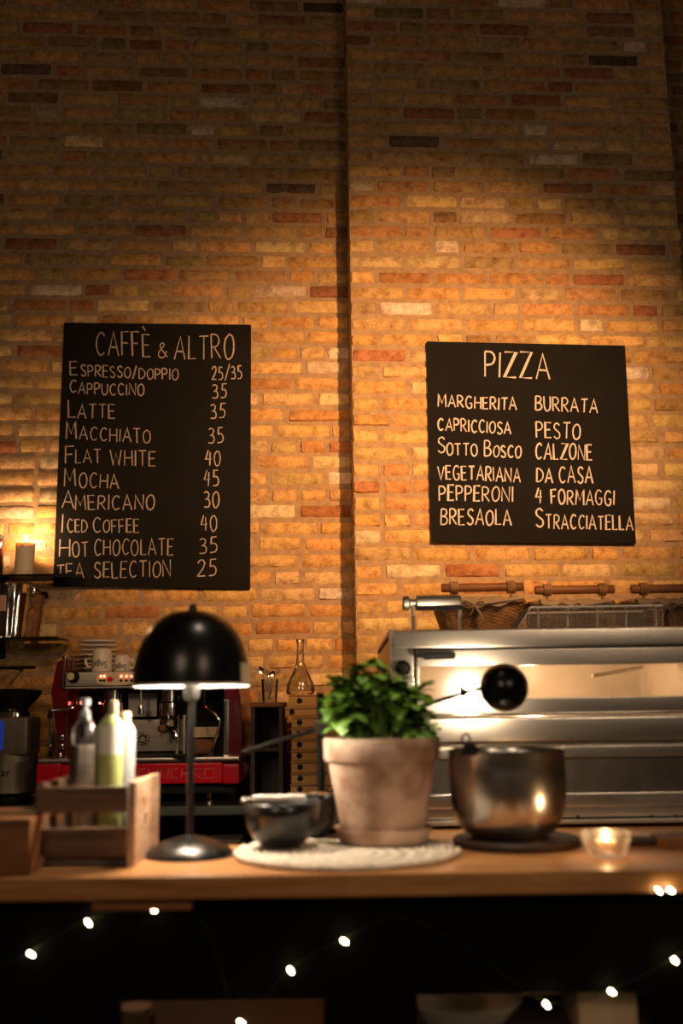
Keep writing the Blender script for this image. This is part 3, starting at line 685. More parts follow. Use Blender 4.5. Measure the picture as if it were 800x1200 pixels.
# ================================================================== COFFEE MACHINE
DE = 3.56
def espresso():
    org = Vector((P(162, 940, DE).x, DE+.2, ZK))
    t = thing('espresso_machine', 'red two group espresso machine on the back counter', 'coffee machine', org)
    q = lambda x, y, d=0: P(x, y, DE+d)-org
    # side cheeks: curved red panels
    for pts, nm in (([(73, 772), (66, 776), (62, 795), (59, 812), (62, 835), (66, 860), (66, 888), (79, 888), (79, 772)], 'side_panel'),
                    ([(262, 772), (270, 775), (277, 795), (281.5, 818), (282.5, 850), (282.5, 888), (263, 888)], 'side_panel')):
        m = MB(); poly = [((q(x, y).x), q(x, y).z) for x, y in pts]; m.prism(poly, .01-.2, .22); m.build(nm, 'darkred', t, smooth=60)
    m = MB(); pbox(m, 72, 768, 76, 806, DE-.004, DE+.02, org, .002); pbox(m, 261, 772, 264, 806, DE-.004, DE+.02, org, .002)
    pbox(m, 77, 830, 78.6, 890, DE+.003, DE+.01, org, .001); pbox(m, 262, 820, 268, 889, DE+.0, DE+.01, org, .001); m.build('side_trim', 'chrome', t)
    # hood, control band, top rail
    m = MB(); pbox(m, 75, 788.5, 263, 806, DE+.05, DE+.42, org, .004); m.build('hood', 'blackmatte', t)
    m = MB(); pbox(m, 76, 786.5, 262, 804, DE-.006, DE+.05, org, .005); pbox(m, 76, 803.5, 262, 806, DE-.002, DE+.05, org, .001); cp = m.build('control_band', 'steel2', t)
    m = MB()
    zr = q(90, 768.5).z
    m.tube([(q(104, 788).x, .06-.2, zr), (q(78, 788).x, .06-.2, zr), (q(78, 788).x, .2, zr), (q(260, 788).x, .2, zr), (q(260, 788).x, .06-.2, zr), (q(206, 788).x, .06-.2, zr)], .004, 8)
    for x in (80, 103, 207, 230, 258): m.tube([(q(x, 788).x, .06-.2, q(162, 788).z), (q(x, 788).x, .06-.2, zr)], .0035, 8)
    m.build('cup_rail', 'chrome', t)
    m = MB(); m.box((q(76, 788).x, .05-.2, q(162, 788.3).z-.006), (q(262, 788).x, .22, q(162, 788.3).z), .001); m.build('cup_tray', 'steel2', t)
    # knobs
    for x in (86, 252):
        m = MB(); m.lathe([(0, .035), (.014, .034), (.0165, .03), (.0165, .012), (.021, .008), (.021, -.003), (0, -.003)], 24, q(x, 793, -.006), (0, -1, 0)); k = m.build('steam_knob', 'blackmatte', t)
        m = MB(); m.lathe([(0, .038), (.0125, .037), (.0125, .033), (0, .033)], 20, q(x, 793, -.006), (0, -1, 0)); m.build('knob_cap', 'cream', k)
    for x0 in (114, 178):
        m = MB(); c = q(x0+22, 796, -.008); pts = [(c.x+.068*math.copysign(abs(math.cos(A))**.7, math.cos(A)), c.z+.0205*math.copysign(abs(math.sin(A))**.7, math.sin(A))) for A in [2*PI*i/40 for i in range(40)]]
        m.prism(pts, c.y-.004, c.y+.006); pn = m.build('touchpad', 'cream', cp)
        for k, dx in enumerate((-18, -14, 6, 12, 18)):
            m = MB(); p = q(x0+22+dx, 792.5, -.014); m.sphere(p, .0042, 10); m.build('indicator_light', 'redled', pn)
            m = MB(); p = q(x0+22+dx, 797.5, -.012)
            m.prism([(p.x-.006, p.z), (p.x, p.z+.006), (p.x+.006, p.z), (p.x, p.z-.006)], p.y-.001, p.y+.002); m.build('button', 'blackmatte', pn)
        m = MB(); p = q(x0+15, 796, -.0125); m.prism([(p.x+.011*math.cos(2*PI*i/20), p.z+.0085*math.sin(2*PI*i/20)) for i in range(20)], p.y-.001, p.y+.003); m.build('badge', 'red', pn)
    # back of the working bay
    m = MB(); pbox(m, 79, 806, 262, 890, DE+.2, DE+.42, org, .003); m.build('bay_back', 'blackmatte', t)
    m = MB(); pbox(m, 148, 843, 216, 881, DE+.185, DE+.199, org, .004); pl = m.build('splash_plate', 'steel2', t)
    m = MB(); c = q(167, 866, .184)
    for k in range(11):
        A = 2*PI*k/11; m.tube([(c.x+(.016+.006*math.cos(3*A))*math.cos(A), c.y-.002, c.z+.018*math.sin(A)), (c.x+.027*math.cos(A+.3), c.y-.002, c.z+.024*math.sin(A+.3))], .0022, 6)
    m.lathe([(.010, 0), (.0125, .002), (.015, 0)], 20, c, (0, -1, 0)); m.build('crest', 'chrome', pl)
    m = MB(); pbox(m, 206, 815, 209, 889, DE+.12, DE+.13, org, .001); pbox(m, 214, 838, 217, 885, DE+.1, DE+.115, org, .001); pbox(m, 150, 812, 184, 840, DE+.17, DE+.18, org, .002); m.build('bay_trim', 'steel2', t)
    m = MB(); pbox(m, 226, 852, 256, 864, DE+.15, DE+.16, org, .001); m.build('rating_plate', 'cream', t)
    m = MB(); pbox(m, 228, 866, 250, 886, DE+.15, DE+.16, org, .001); m.build('bay_lining', 'brownwood', t)
    for gx in (132, 199):
        m = MB(); c = q(gx, 812, .09)
        m.lathe([(0, .01), (.03, .01), (.031, -.03), (.036, -.035), (.037, -.075), (.034, -.09), (.029, -.095), (0, -.095)], 30, c); g = m.build('group_head', 'chrome', t)
        m = MB(); z = -.115; m.lathe([(0, z-.012), (.02, z-.012), (.033, z), (.034, z+.022), (0, z+.022)], 28, c); m.tube([c+Vector((0, -.03, z+.008)), c+Vector((0, -.07, z+.002)), c+Vector((0, -.15, z-.004))], [.008, .011, .013], 12)
        m.build('portafilter', 'chrome', g)
        m = MB()
        for s in (-1, 1): m.tube(smooth_path([c+Vector((0, 0, z-.01)), c+Vector((s*.012, 0, z-.018)), c+Vector((s*.02, 0, z-.02)), c+Vector((s*.023, 0, z-.034))], 4), .006, 8)
        m.build('spout', 'chrome', g)
        m = MB(); m.sphere(c+Vector((0, -.155, z-.004)), .0145, 14); m.build('handle_end', 'brownwood', g)
    # hot water spout between the groups
    m = MB(); m.tube([q(165, 806, .08), q(165, 826, .08)], .004, 8); c = q(165, 832, .08); m.lathe([(0, .02), (.008, .018), (.011, 0), (.010, -.016), (0, -.018)], 18, c); m.build('water_spout', 'chrome', t)
    # steam wands
    m = MB(); m.tube(smooth_path([q(90, 806, .02), q(90, 818, 0), q(88, 827, -.02), q(80, 831, -.03), q(62, 832.5, -.04), q(58.5, 835, -.04), q(58, 845, -.04), q(58.7, 872, -.04)], 5), .0042, 8)
    m.sphere(q(58.7, 874, -.04), .0065, 10); wd = m.build('steam_wand', 'chrome', t)
    m = MB(); m.tube([q(60, 832.5, -.04), q(58, 842, -.04)], .0085, 10); m.build('wand_grip', 'blackmatte', wd)
    m = MB(); m.tube(smooth_path([q(240, 808, .02), q(240, 826, 0), q(246, 832, -.02), q(256, 842, -.03), q(257, 848, -.03), q(252, 868, -.03), q(246, 884, -.03)], 5), .0042, 8); m.sphere(q(246, 884, -.03), .0065, 10); m.build('steam_wand', 'chrome', t)
    m = MB(); m.sphere(q(95.5, 823.5, .1), .007, 12); m.build('indicator_light', 'redled', t)
    m = MB(); m.sphere(q(117, 824, .1), .004, 10); m.build('indicator_light', 'redled', t)
    # pressure gauge and small valves on the left
    m = MB()
    for y in (865, 876): m.lathe([(0, .02), (.012, .018), (.015, .008), (.015, 0), (0, 0)], 18, q(73, y, .02), (0, -1, 0))
    m.tube([q(73, 862, .03), q(73, 886, .03)], .007, 10); m.lathe([(.02, -.006), (.022, 0), (.02, .008), (0, .01)], 18, q(72, 885, .03)); m.build('valve', 'chrome', t)
    # drip tray and red front
    m = MB(); pbox(m, 44, 888, 280, 894, DE-.045, DE+.2, org, .004); m.build('drip_tray', 'steel', t)
    m = MB(); pbox(m, 125, 886.2, 238, 888.6, DE-.03, DE+.18, org, .001); m.build('drip_grate', 'blackmatte', t)
    m = MB(); pbox(m, 42, 895, 71, 919, DE-.05, DE+.15, org, .006); pbox(m, 71.3, 895, 260, 919, DE-.052, DE+.15, org, .003); pbox(m, 260.3, 895, 280, 919, DE-.05, DE+.15, org, .006); fp = m.build('front_panel', 'red', t)
    m = MB(); r2 = lambda a, b: P(a, b, DE-.0532)-org
    for ang in [[(153, 912), (161, 912), (163, 901), (170, 901)], [(174, 901), (174.5, 906), (184, 906)], [(185, 901), (183, 912), (175, 912)], [(188, 912), (189, 901), (197, 901), (196, 912)], [(209, 901), (201, 901), (200, 912), (209, 912)], [(213, 901), (212, 912)], [(212.5, 906.5), (221, 906.5)], [(222, 901), (221, 912)], [(226, 912), (227, 901), (235, 901), (234, 906), (226.5, 906), (235, 912)], [(240, 901), (251, 901), (250, 912), (239, 912), (240, 901)]]:
        m.tube([r2(*p) for p in ang], .0014, 4)
    m.build('lettering', 'redlight', fp)
    m = MB(); pbox(m, 50, 919, 276, 931, DE+.0, DE+.38, org, .003); m.build('chassis', 'blackmatte', t)
    for px in (66, 245):
        for dy in (.02, .33):
            m = MB(); c = q(px, 931, dy); m.lathe([(0, 0), (.017, 0), (.017, .012), (.011, .016), (.011, c.z+.004), (0, c.z+.004)], 18, (c.x, c.y, 0)); m.build('foot', 'chrome', t)
    m = MB()                                                # cloth over the tray edge
    vs = []; cols = [(196, 886), (206, 889.5), (214, 893), (222, 890), (232, 887)]
    c0 = [q(x, 886.5, -.0) for x, y in cols]; c1 = [q(x, y, -.049) for x, y in cols]
    for a, b_, in zip(c0, c1): vs += [a+Vector((0, .03, .003)), Vector((b_.x, b_.y, a.z+.001)), b_]
    m.add(vs, [(3*i+k, 3*i+k+1, 3*i+k+4, 3*i+k+3) for i in range(4) for k in range(2)]); m.build('towel', 'blackmatte', t, smooth=80)
    return t, org.z+q(162, 788.3).z, org
EM, ZTRAY, EORG = espresso()

def saucer_profile(r): return [(0, .002), (r*.45, .001), (r*.5, 0), (r*.55, .001), (r*.97, .0062), (r, .0075), (r*1.0, .0112), (r*.98, .0122), (r*.55, .005), (0, .0045)]
sx = P(115, 770, DE+.28).x; r_s = 23*DE/1200*1.06
m = MB(); m.lathe(saucer_profile(r_s), 40); s0 = m.build('saucer', 'chinashade', loc=(sx, DE+.28, ZTRAY))
ns = 8; words8 = ['lowest', 'second from the bottom', 'third from the bottom', 'fourth from the bottom', 'fourth from the top', 'third from the top', 'second from the top', 'topmost']
hs = (P(117, 751, DE+.28).z - ZTRAY-.012)/(ns-1)
for k in range(ns):
    s = s0 if k == 0 else s0.copy()
    if k: C.objects.link(s)
    s.location = (sx+random.uniform(-.002, .002), DE+.28, ZTRAY+hs*k+.0003)
    tag(s, f'white saucer in the stack on the coffee machine, {words8[k]}', 'saucer', 'saucers stacked on the coffee machine')
def text_mesh(txt, size):
    cu = bpy.data.curves.new('lettering', 'FONT'); cu.body = txt; cu.size = size; cu.align_x = 'CENTER'; cu.align_y = 'CENTER'; cu.extrude = .0002
    ob = bpy.data.objects.new('lettering', cu); C.objects.link(ob)
    dg = bpy.context.evaluated_depsgraph_get(); me = bpy.data.meshes.new_from_object(ob.evaluated_get(dg)); C.objects.unlink(ob); bpy.data.objects.remove(ob)
    vs = [v.co.copy() for v in me.vertices]; fs = [tuple(p.vertices) for p in me.polygons]; bpy.data.meshes.remove(me); return vs, fs
def cup(label, px0, px1, ytop, dd, handle, word, wsize):
    d = DE+dd; c = P((px0+px1)/2, ytop, d); loc = Vector((c.x, d, ZTRAY)); h = c.z-ZTRAY; r = (px1-px0)/2*d/1200
    t = thing('coffee_cup', label, 'cup', loc, group='upturned cups on the coffee machine')
    m = MB(); m.lathe([(r*.97, 0), (r, .002), (r*.98, h*.3), (r*.93, h*.7), (r*.84, h*.93), (r*.74, h*.985), (r*.66, h), (r*.62, h*.985), (0, h*.98)], 36)
    m.lathe([(r*.97, 0), (r*.92, .003), (r*.90, h*.5), (r*.8, h*.9), (0, h*.94)], 36); b = m.build('body', 'china', t)
    m = MB(); s = -1 if handle < 0 else 1
    m.tube(smooth_path([(s*r*.9, -.004, h*.3), (s*r*1.28, -.006, h*.28), (s*r*1.55, -.006, h*.48), (s*r*1.36, -.006, h*.7), (s*r*.86, -.004, h*.72)], 5), .0048, 8); m.build('handle', 'china', t)
    vs, fs = text_mesh(word, wsize); m = MB(); out = []
    for v in vs:                                            # wrapped round the cup, upside down as the cup is upturned
        A = -v.x/(r*.98); z = h*.36 - v.y*1.25; rr = r*.985+.0006+v.z; out.append((rr*math.sin(A), -rr*math.cos(A), z))
    m.add(out, fs); m.build('lettering', 'ink', b, smooth=0)
    return t
cup('upturned white cup in front of the saucers', 108, 132, 760, .08, -1, 'Segaf', .026)
cup('upturned white cup beside the dome lamp shade', 134, 153, 767.5, .10, 1, 'Segaf', .021)
cup('upturned white cup half behind the dome lamp shade', 156, 176, 766, .17, 1, 'Segaf', .021)

# ================================================================== GRINDER
def grinder():
    d = 3.62; cx = P(1, 900, d).x; org = Vector((cx, d+.1, ZK))
    t = thing('coffee_grinder', 'grey coffee grinder with smoked hopper at the left picture edge', 'coffee grinder', org)
    z = lambda y: P(5, y, d).z-ZK; k = d/1200
    m = MB(); m.lathe([(0, z(837)), (.05, z(837)), (.06, z(830)), (.098, z(814)), (.102, z(809)), (.085, z(807)), (0, z(806.5))], 36); m.build('hopper', 'smoke', t)
    m = MB(); m.lathe([(0, z(841)), (.062, z(841)), (.062, z(834.5)), (.052, z(833)), (0, z(833))], 32); m.build('collar', 'chrome', t)
    m = MB(); m.box((-.082, -.082, z(886)), (.082, .08, z(840)), .012); b = m.build('head', 'grindergrey', t)
    m = MB(); m.box((-.06, -.087, z(879)), (-.002, -.08, z(845)), .002); m.build('display', 'blue', b)
    m = MB(); m.lathe([(0, z(931)), (.092, z(931)), (.092, z(924)), (.086, z(920)), (.08, z(884)), (0, z(884))], 36); bd = m.build('body', 'grindergrey', t)
    m = MB(); m.tube([(-.05, -.08, z(889)), (-.05, -.12, z(892))], .012, 12); m.build('chute', 'blackmatte', t)
    m = MB(); m.lathe([(0, .004), (.07, .004), (.072, .03), (.09, z(933)), (.094, z(930.5)), (0, z(930.5))], 32); m.build('base', 'blackmatte', t)
    vs, fs = text_mesh('ar', .04); mm = MB(); mm.add([(.0875*math.sin((v.x+.012)/.0875), -.0875*math.cos((v.x+.012)/.0875)-v.z, z(906)+v.y) for v in vs], fs); mm.build('lettering', 'ink', bd, smooth=0)
grinder()

# ================================================================== GLASS SHELVES
def shelf(label, y_front, x_fr, y_back, x_br, df):
    a = P(x_fr, y_front, df); z = a.z; wall_y = PW(x_br, y_back, .042).y
    xb = P(x_br, y_back, wall_y).x
    t = thing('glass_shelf', label, 'shelf', (-1.4, (df+wall_y)/2, z), group='glass shelves on the left wall')
    o = t.location
    poly = [(-2.1, df), (a.x, df), (a.x+.012, df+.012), (xb, wall_y-.02), (xb, wall_y), (-2.1, wall_y-.04)]
    m = MB(); n = len(poly); vs = [(x-o.x, y-o.y, 0) for x, y in poly]+[(x-o.x, y-o.y, .008) for x, y in poly]
    m.add(vs, [tuple(range(n-1, -1, -1)), tuple(range(n, 2*n))]); pn = m.build('pane', 'shelfglass', t, smooth=0)
    m = MB(); m.add(vs, [(i, (i+1) % n, n+(i+1) % n, n+i) for i in range(n)]); m.build('edge', 'shelfedge', t, smooth=0)
    for x in (-1.31, -1.85):
        m = MB(); yw = Y0+K*x-.006
        m.box((x-.008-o.x, df+.05-o.y, -.014), (x+.008-o.x, yw-o.y, -.001), .002); m.box((x-.012-o.x, yw-.012-o.y, -.06), (x+.012-o.x, yw-o.y, -.002), .002); m.build('bracket', 'blackmatte', t)
    return z
ZS1 = shelf('upper glass shelf holding the lit candle', 674.5, 83, 685.5, 99, 3.78)+.008
ZS2 = shelf('lower glass shelf holding the steel jug', 748.5, 62, 761, 80, 3.78)+.008
m = MB(); a = P(0, 783, 3.8); b = P(41, 782, 3.8)
t = thing('wall_rail', 'thin black rail on the brick under the lower glass shelf', 'rail', (b.x-.3, 3.8, b.z))
m.box((-.3, -.012, -.006), (.3, .012, .006), .004); m.build('bar', 'blackmatte', t)
m = MB(); yw = Y0+K*(b.x-.1)-3.8
m.tube([(.2, 0, 0), (.2, yw-.004, 0)], .005, 8); m.tube([(-.2, 0, 0), (-.2, yw-.016, 0)], .005, 8); m.build('standoff', 'blackmatte', t)

# candle
def pillar_candle():
    d = 3.88; a = P(19, 645, d); b = P(41, 645, d); c = P(30, 636, d); h = c.z-ZS1; r = (b.x-a.x)/2
    t = thing('pillar_candle', 'lit white pillar candle on the upper glass shelf', 'candle', (c.x, d, ZS1))
    m = MB(); m.lathe([(0, 0), (r*.98, 0), (r, .003), (r, h*.9), (r*1.04, h*.97), (r*.98, h), (r*.86, h*.985), (r*.6, h*.94), (0, h*.93)], 36); m.build('wax', 'wax', t)
    m = MB(); m.tube([(0, 0, h*.92), (.001, 0, h+.006)], .0012, 6); m.build('wick', 'blackmatte', t)
    m = MB(); m.lathe([(0, h), (.005, h+.005), (.0065, h+.011), (.0045, h+.02), (.0015, h+.028), (0, h+.031)], 14); m.build('flame', 'flame', t)
    light('POINT', 'candle_light', (c.x, d, ZS1+h+.034), 3.4, (1, .56, .26), size=.008)
pillar_candle()
m = MB(); d = 3.86; c = P(-9, 650, d); h = P(0, 628, d).z-ZS1; r = .042
t = thing('storage_jar', 'dark red jar beside the candle at the picture edge', 'jar', (c.x, d, ZS1))
m.lathe([(0, 0), (r*.95, 0), (r, .005), (r, h*.86), (r*.9, h*.9), (0, h*.9)], 30); m.build('body', 'darkredglass', t)
m = MB(); m.lathe([(0, h*.9), (r*.93, h*.9), (r*.95, h*.92), (r*.93, h), (0, h)], 30); m.build('lid', 'blackmatte', t)

def fluted_jug():
    d = 3.86; a = P(-14, 690, d); b = P(37, 690, d); h = P(10, 686, d).z-ZS2; cx = (a.x+b.x)/2; R = (b.x-a.x)/2
    t = thing('steel_jug', 'fluted steel bar jug on the lower glass shelf', 'jug', (cx, d, ZS2))
    m = MB(); n = 72; vs = []; prof = [(.70, .003), (.74, .12), (.80, .4), (.88, .7), (.97, .96), (1.0, 1.0), (.985, 1.0), (.94, .95)]
    for r, zz in prof:
        for i in range(n):
            fl_ = (1+.03*math.cos(i*2*PI/n*18)) if zz < .95 else 1
            vs.append((R*r*fl_*math.cos(2*PI*i/n), R*r*fl_*math.sin(2*PI*i/n), h*zz))
    fs = [(k*n+i, k*n+(i+1) % n, (k+1)*n+(i+1) % n, (k+1)*n+i) for k in range(len(prof)-1) for i in range(n)]
    m.add(vs, fs); m.add([(R*.68*math.cos(2*PI*i/n), R*.68*math.sin(2*PI*i/n), .003) for i in range(n)], [tuple(range(n))]); m.build('body', 'chrome', t, smooth=50)
    m = MB(); lx0, lx1 = P(-3, 710, d).x-cx, P(15, 710, d).x-cx; z0 = P(0, 718, d).z-ZS2; z1 = P(0, 700, d).z-ZS2
    A0 = math.asin(max(-.9, lx0/R)); A1 = math.asin(max(-.5, min(.9, lx1/R))); vs = []
    for i in range(9):
        A = A0+(A1-A0)*i/8
        for zz in (z0, z1): rr = R*(.70+.30*zz/h)*1.02; vs.append((rr*math.sin(A), -rr*math.cos(A), zz))
    m.add(vs, [(2*i, 2*i+2, 2*i+3, 2*i+1) for i in range(8)]); m.build('label', 'pinklabel', t)
    m = MB(); m.tube(smooth_path([(R*.95, -.01, h*.9), (R*1.12, -.01, h*.96), (R*1.16, -.01, h*.86), (R*.97, -.01, h*.8)], 6), .004, 8); m.build('ring_handle', 'chrome', t)
fluted_jug()
m = MB(); a = P(36, 747.8, 3.84); 
poly = [(36, 747.5), (41.5, 747.5), (49, 697), (41, 697)]
pp = [P(x, y, 3.82) for x, y in poly]; loc = Vector((pp[0].x, 3.82, ZS2))
mm = MB(); mm.prism([(p.x-loc.x, max(.0005, p.z-loc.z)) for p in pp], 0, .04); tag(mm.build('menu_holder', 'walnut', loc=loc, smooth=0), 'narrow leaning wooden block beside the steel jug', 'wooden block')
c = PW(52, 697, .02); t = thing('wall_hook', 'small dark wall hook on the brick beside the steel jug', 'hook', c)
m = MB(); m.lathe([(0, -.012), (.012, -.012), (.014, 0), (.012, .004), (0, .006)], 16, (0, 0, .0), WN); m.build('plate', 'blackmatte', t)
m = MB(); m.tube(smooth_path([(0, 0, 0), WN*.03+Vector((-.02, 0, .014)), WN*.036+Vector((-.035, 0, .008)), WN*.036+Vector((-.038, 0, -.006)), WN*.034+Vector((-.026, 0, -.010))], 5), .003, 8)
m.sphere(WN*.02+Vector((.008, 0, -.006)), .013, 12); m.build('hook', 'blackmatte', t)

# ================================================================== WOODEN BOX, CUTLERY GLASS, CARAFE, PIZZA BOXES
def cubby():
    d = 3.60; zt_ = P(315, 823, d).z; x0 = P(286, 830, d).x; x1 = P(331, 830, d).x; loc = Vector(((x0+x1)/2, d, ZK)); W = x1-x0; H = zt_-ZK
    t = thing('wooden_cabinet', 'dark open wooden box between coffee machine and pizza boxes', 'box', loc)
    m = MB(); m.box((-W/2+.02, 0, H-.016), (W/2, .30, H), .002); m.build('top_board', 'brownwood', t)
    m = MB(); m.prism([(-W/2+.022, 0), (-W/2+.022, H-.016), (-W/2+.036, H-.016), (-W/2+.036, 0)], .01, .29); m.build('side_board', 'darkwood', t)
    m = MB(); m.box((W/2-.014, .01, 0), (W/2, .29, H-.016), .001); m.build('side_board', 'darkwood', t)
    m = MB(); m.box((-W/2+.036, .27, 0), (W/2-.014, .29, H-.016), .001); m.build('back_board', 'darkwood', t)
    m = MB(); m.box((-W/2+.036, .01, 0), (W/2-.014, .27, .014), .001); m.box((-W/2+.036, .02, H*.5), (W/2-.014, .27, H*.5+.012), .001); m.build('shelf', 'darkwood', t)
    return zt_, loc
ZC, CLOC = cubby()
def cutlery_glass():
    d = 3.68; a = P(306, 822, d); b = P(326, 822, d); loc = Vector(((a.x+b.x)/2, d, ZC)); r = (b.x-a.x)/2; h = P(315, 796, d).z-ZC
    t = thing('glass_tumbler', 'small clear glass with cutlery on the wooden box', 'glass', loc)
    m = MB(); m.lathe([(0, .0005), (r*.8, .0005), (r*.84, .004), (r, h), (r*.93, h), (r*.76, .008), (0, .007)], 28); m.build('bowl', 'glass', t)
    kinds = [(-.022, .045, 'spoon'), (-.006, .032, 'fork'), (.008, .03, 'spoon'), (.020, .034, 'fork'), (.0, .026, 'spoon'), (-.014, .04, 'fork')]
    lab = {0: 'leftmost spoon leaning out of the cutlery glass', 1: 'fork second from the left in the cutlery glass', 2: 'spoon right of centre in the cutlery glass', 3: 'rightmost fork leaning out of the cutlery glass', 4: 'spoon in the middle of the cutlery glass', 5: 'fork leaning left between spoons in the cutlery glass'}
    for i, (dx, up, kd) in enumerate(kinds):
        base = loc+Vector((-dx*.3, (i-2.5)*.003, .009)); tip = loc+Vector((dx*1.6, (i-2.5)*.005, h+up)); ax = (tip-base).normalized()
        o = thing(kd, lab[i], kd, base, group='cutlery in the glass'); L_ = (tip-base).length
        m = MB(); m.tube([(0, 0, 0), ax*L_*.5, ax*L_*.78], [.003, .0022, .002], 6); m.build('handle', 'steel2', o)
        m = MB(); side = Vector((1, 0, 0)); nrm = ax.cross(side).normalized(); side = nrm.cross(ax).normalized()
        if kd == 'spoon':
            vs = []; n = 12
            for k in range(n): A = 2*PI*k/n; vs.append(ax*(L_*.89+L_*.11*math.cos(A))+side*.009*math.sin(A))
            vs.append(ax*L_*.88+nrm*.004); m.add(vs, [(k, (k+1) % n, n) for k in range(n)]); m.build('spoon_bowl', 'chrome', o)
        else:
            m.tube([ax*L_*.78, ax*L_*.84], [.004, .008], 6, flat=.3)
            for s in (-.006, -.002, .002, .006): m.tube([ax*L_*.84+side*s, ax*L_+side*s], .0012, 5)
            m.build('tines', 'chrome', o)
cutlery_glass()
def pizza_boxes():
    d = 3.55; tops = [814, 829, 840.5, 853.5, 866.5, 879.5, 892.5, 906, 919, 931.5]; bots = [827, 839.5, 852.5, 865.5, 878.5, 891.5, 905, 918, 930.5]
    zs = [P(345, y, d).z for y in tops]+[ZK]; xs = [337.5, 333.5, 341, 341, 341, 340.5, 340.5, 340, 339.5, 339]
    names = ['topmost', 'second from the top', 'third from the top', 'fourth from the top', 'fifth from the top', 'fifth from the bottom', 'fourth from the bottom', 'third from the bottom', 'second from the bottom', 'lowest']
    for i in range(10):
        zt_ = zs[i]; zb_ = zs[i+1]+.0012 if i < 9 else ZK; x0 = P(xs[i], 870, d).x; W = .265 - (.003*(i % 3)); H = zt_-zb_
        t = thing('pizza_box', f'brown cardboard pizza box, {names[i]} of the stack', 'pizza box', (x0+W/2, d, zb_), group='stacked pizza boxes')
        m = MB(); m.box((-W/2+.002, .002, 0), (W/2-.002, .31, H-.006), .001)
        b = m.build('tray', 'cardboard', t)
        m = MB(); m.box((-W/2, 0, H-.0045), (W/2, .312, H-.0005), .001); m.box((-W/2+.004, -.0015, .004), (W/2-.004, .002, H-.004), .0008); m.build('lid', 'cardboard', t)
        m = MB(); hx = P(351.5 if i != 1 else 342.5, 870, d).x-(x0+W/2); m.lathe([(0, .0004), (.0098, .0004), (.0098, -.002), (0, -.002)], 22, (hx+random.uniform(-.003, .003), -.0018, H*.5), (0, -1, 0)); m.build('vent_hole', 'ink', t)  # dark disc on the front paints the shade inside the hole
        m = MB(); m.box((-W/2+.006, -.0022, H-.0068), (-W/2+.105+.02*(i % 2), -.0005, H-.0042), 0); m.build('lid_gap', 'ink', t)  # dark strip paints the shade under the lid edge
        if i in (0, 1, 8):
            vs, fs = text_mesh('PIZZA', .030); m = MB(); tx = P(386, 870, d).x-(x0+W/2); m.add([(v.x+tx, -.0022-v.z, v.y+H*.5) for v in vs], fs); m.build('lettering', 'ink', t, smooth=0)
    return zs[0]
ZPB = pizza_boxes()
def carafe():
    d = 3.70; c = P(352, 812, d); loc = Vector((c.x, d, ZPB)); k = d/1200
    z = lambda y: max(0, P(351, y, d).z-ZPB)
    t = thing('glass_carafe', 'tall clear hammered glass carafe on top of the pizza boxes', 'carafe', loc)
    pr = [(.036, .0006), (.049, .004), (.050, .014), (.046, z(801)), (.034, z(792)), (.021, z(784)), (.0145, z(777)), (.0125, z(766)), (.0125, z(754)), (.0155, z(749.5))]
    m = MB(); m.lathe([(0, .0006)]+pr+[(r-.0025, max(.004, zz)) for r, zz in reversed(pr)]+[(0, .004)], 48)
    rr = random.Random(4); m.v = [(x*(1+rr.uniform(-.035, .035)), y*(1+rr.uniform(-.035, .035)), zz) for x, y, zz in m.v]
    m.build('body', 'hammered', t, smooth=80)
carafe()
# dark bundle on the low shelf of the back counter
c = P(262, 975, 3.62); t = thing('folded_cloth', 'dark folded cloth on the shelf under the coffee machine', 'cloth', (c.x, 3.68, .685))
m = MB()
for k in range(4): m.box((-.075+.004*k, -.06, .001+k*.017), (.075-.006*k, .08, .017+k*.017), .008)
m.build('fold', 'clothdark', t)

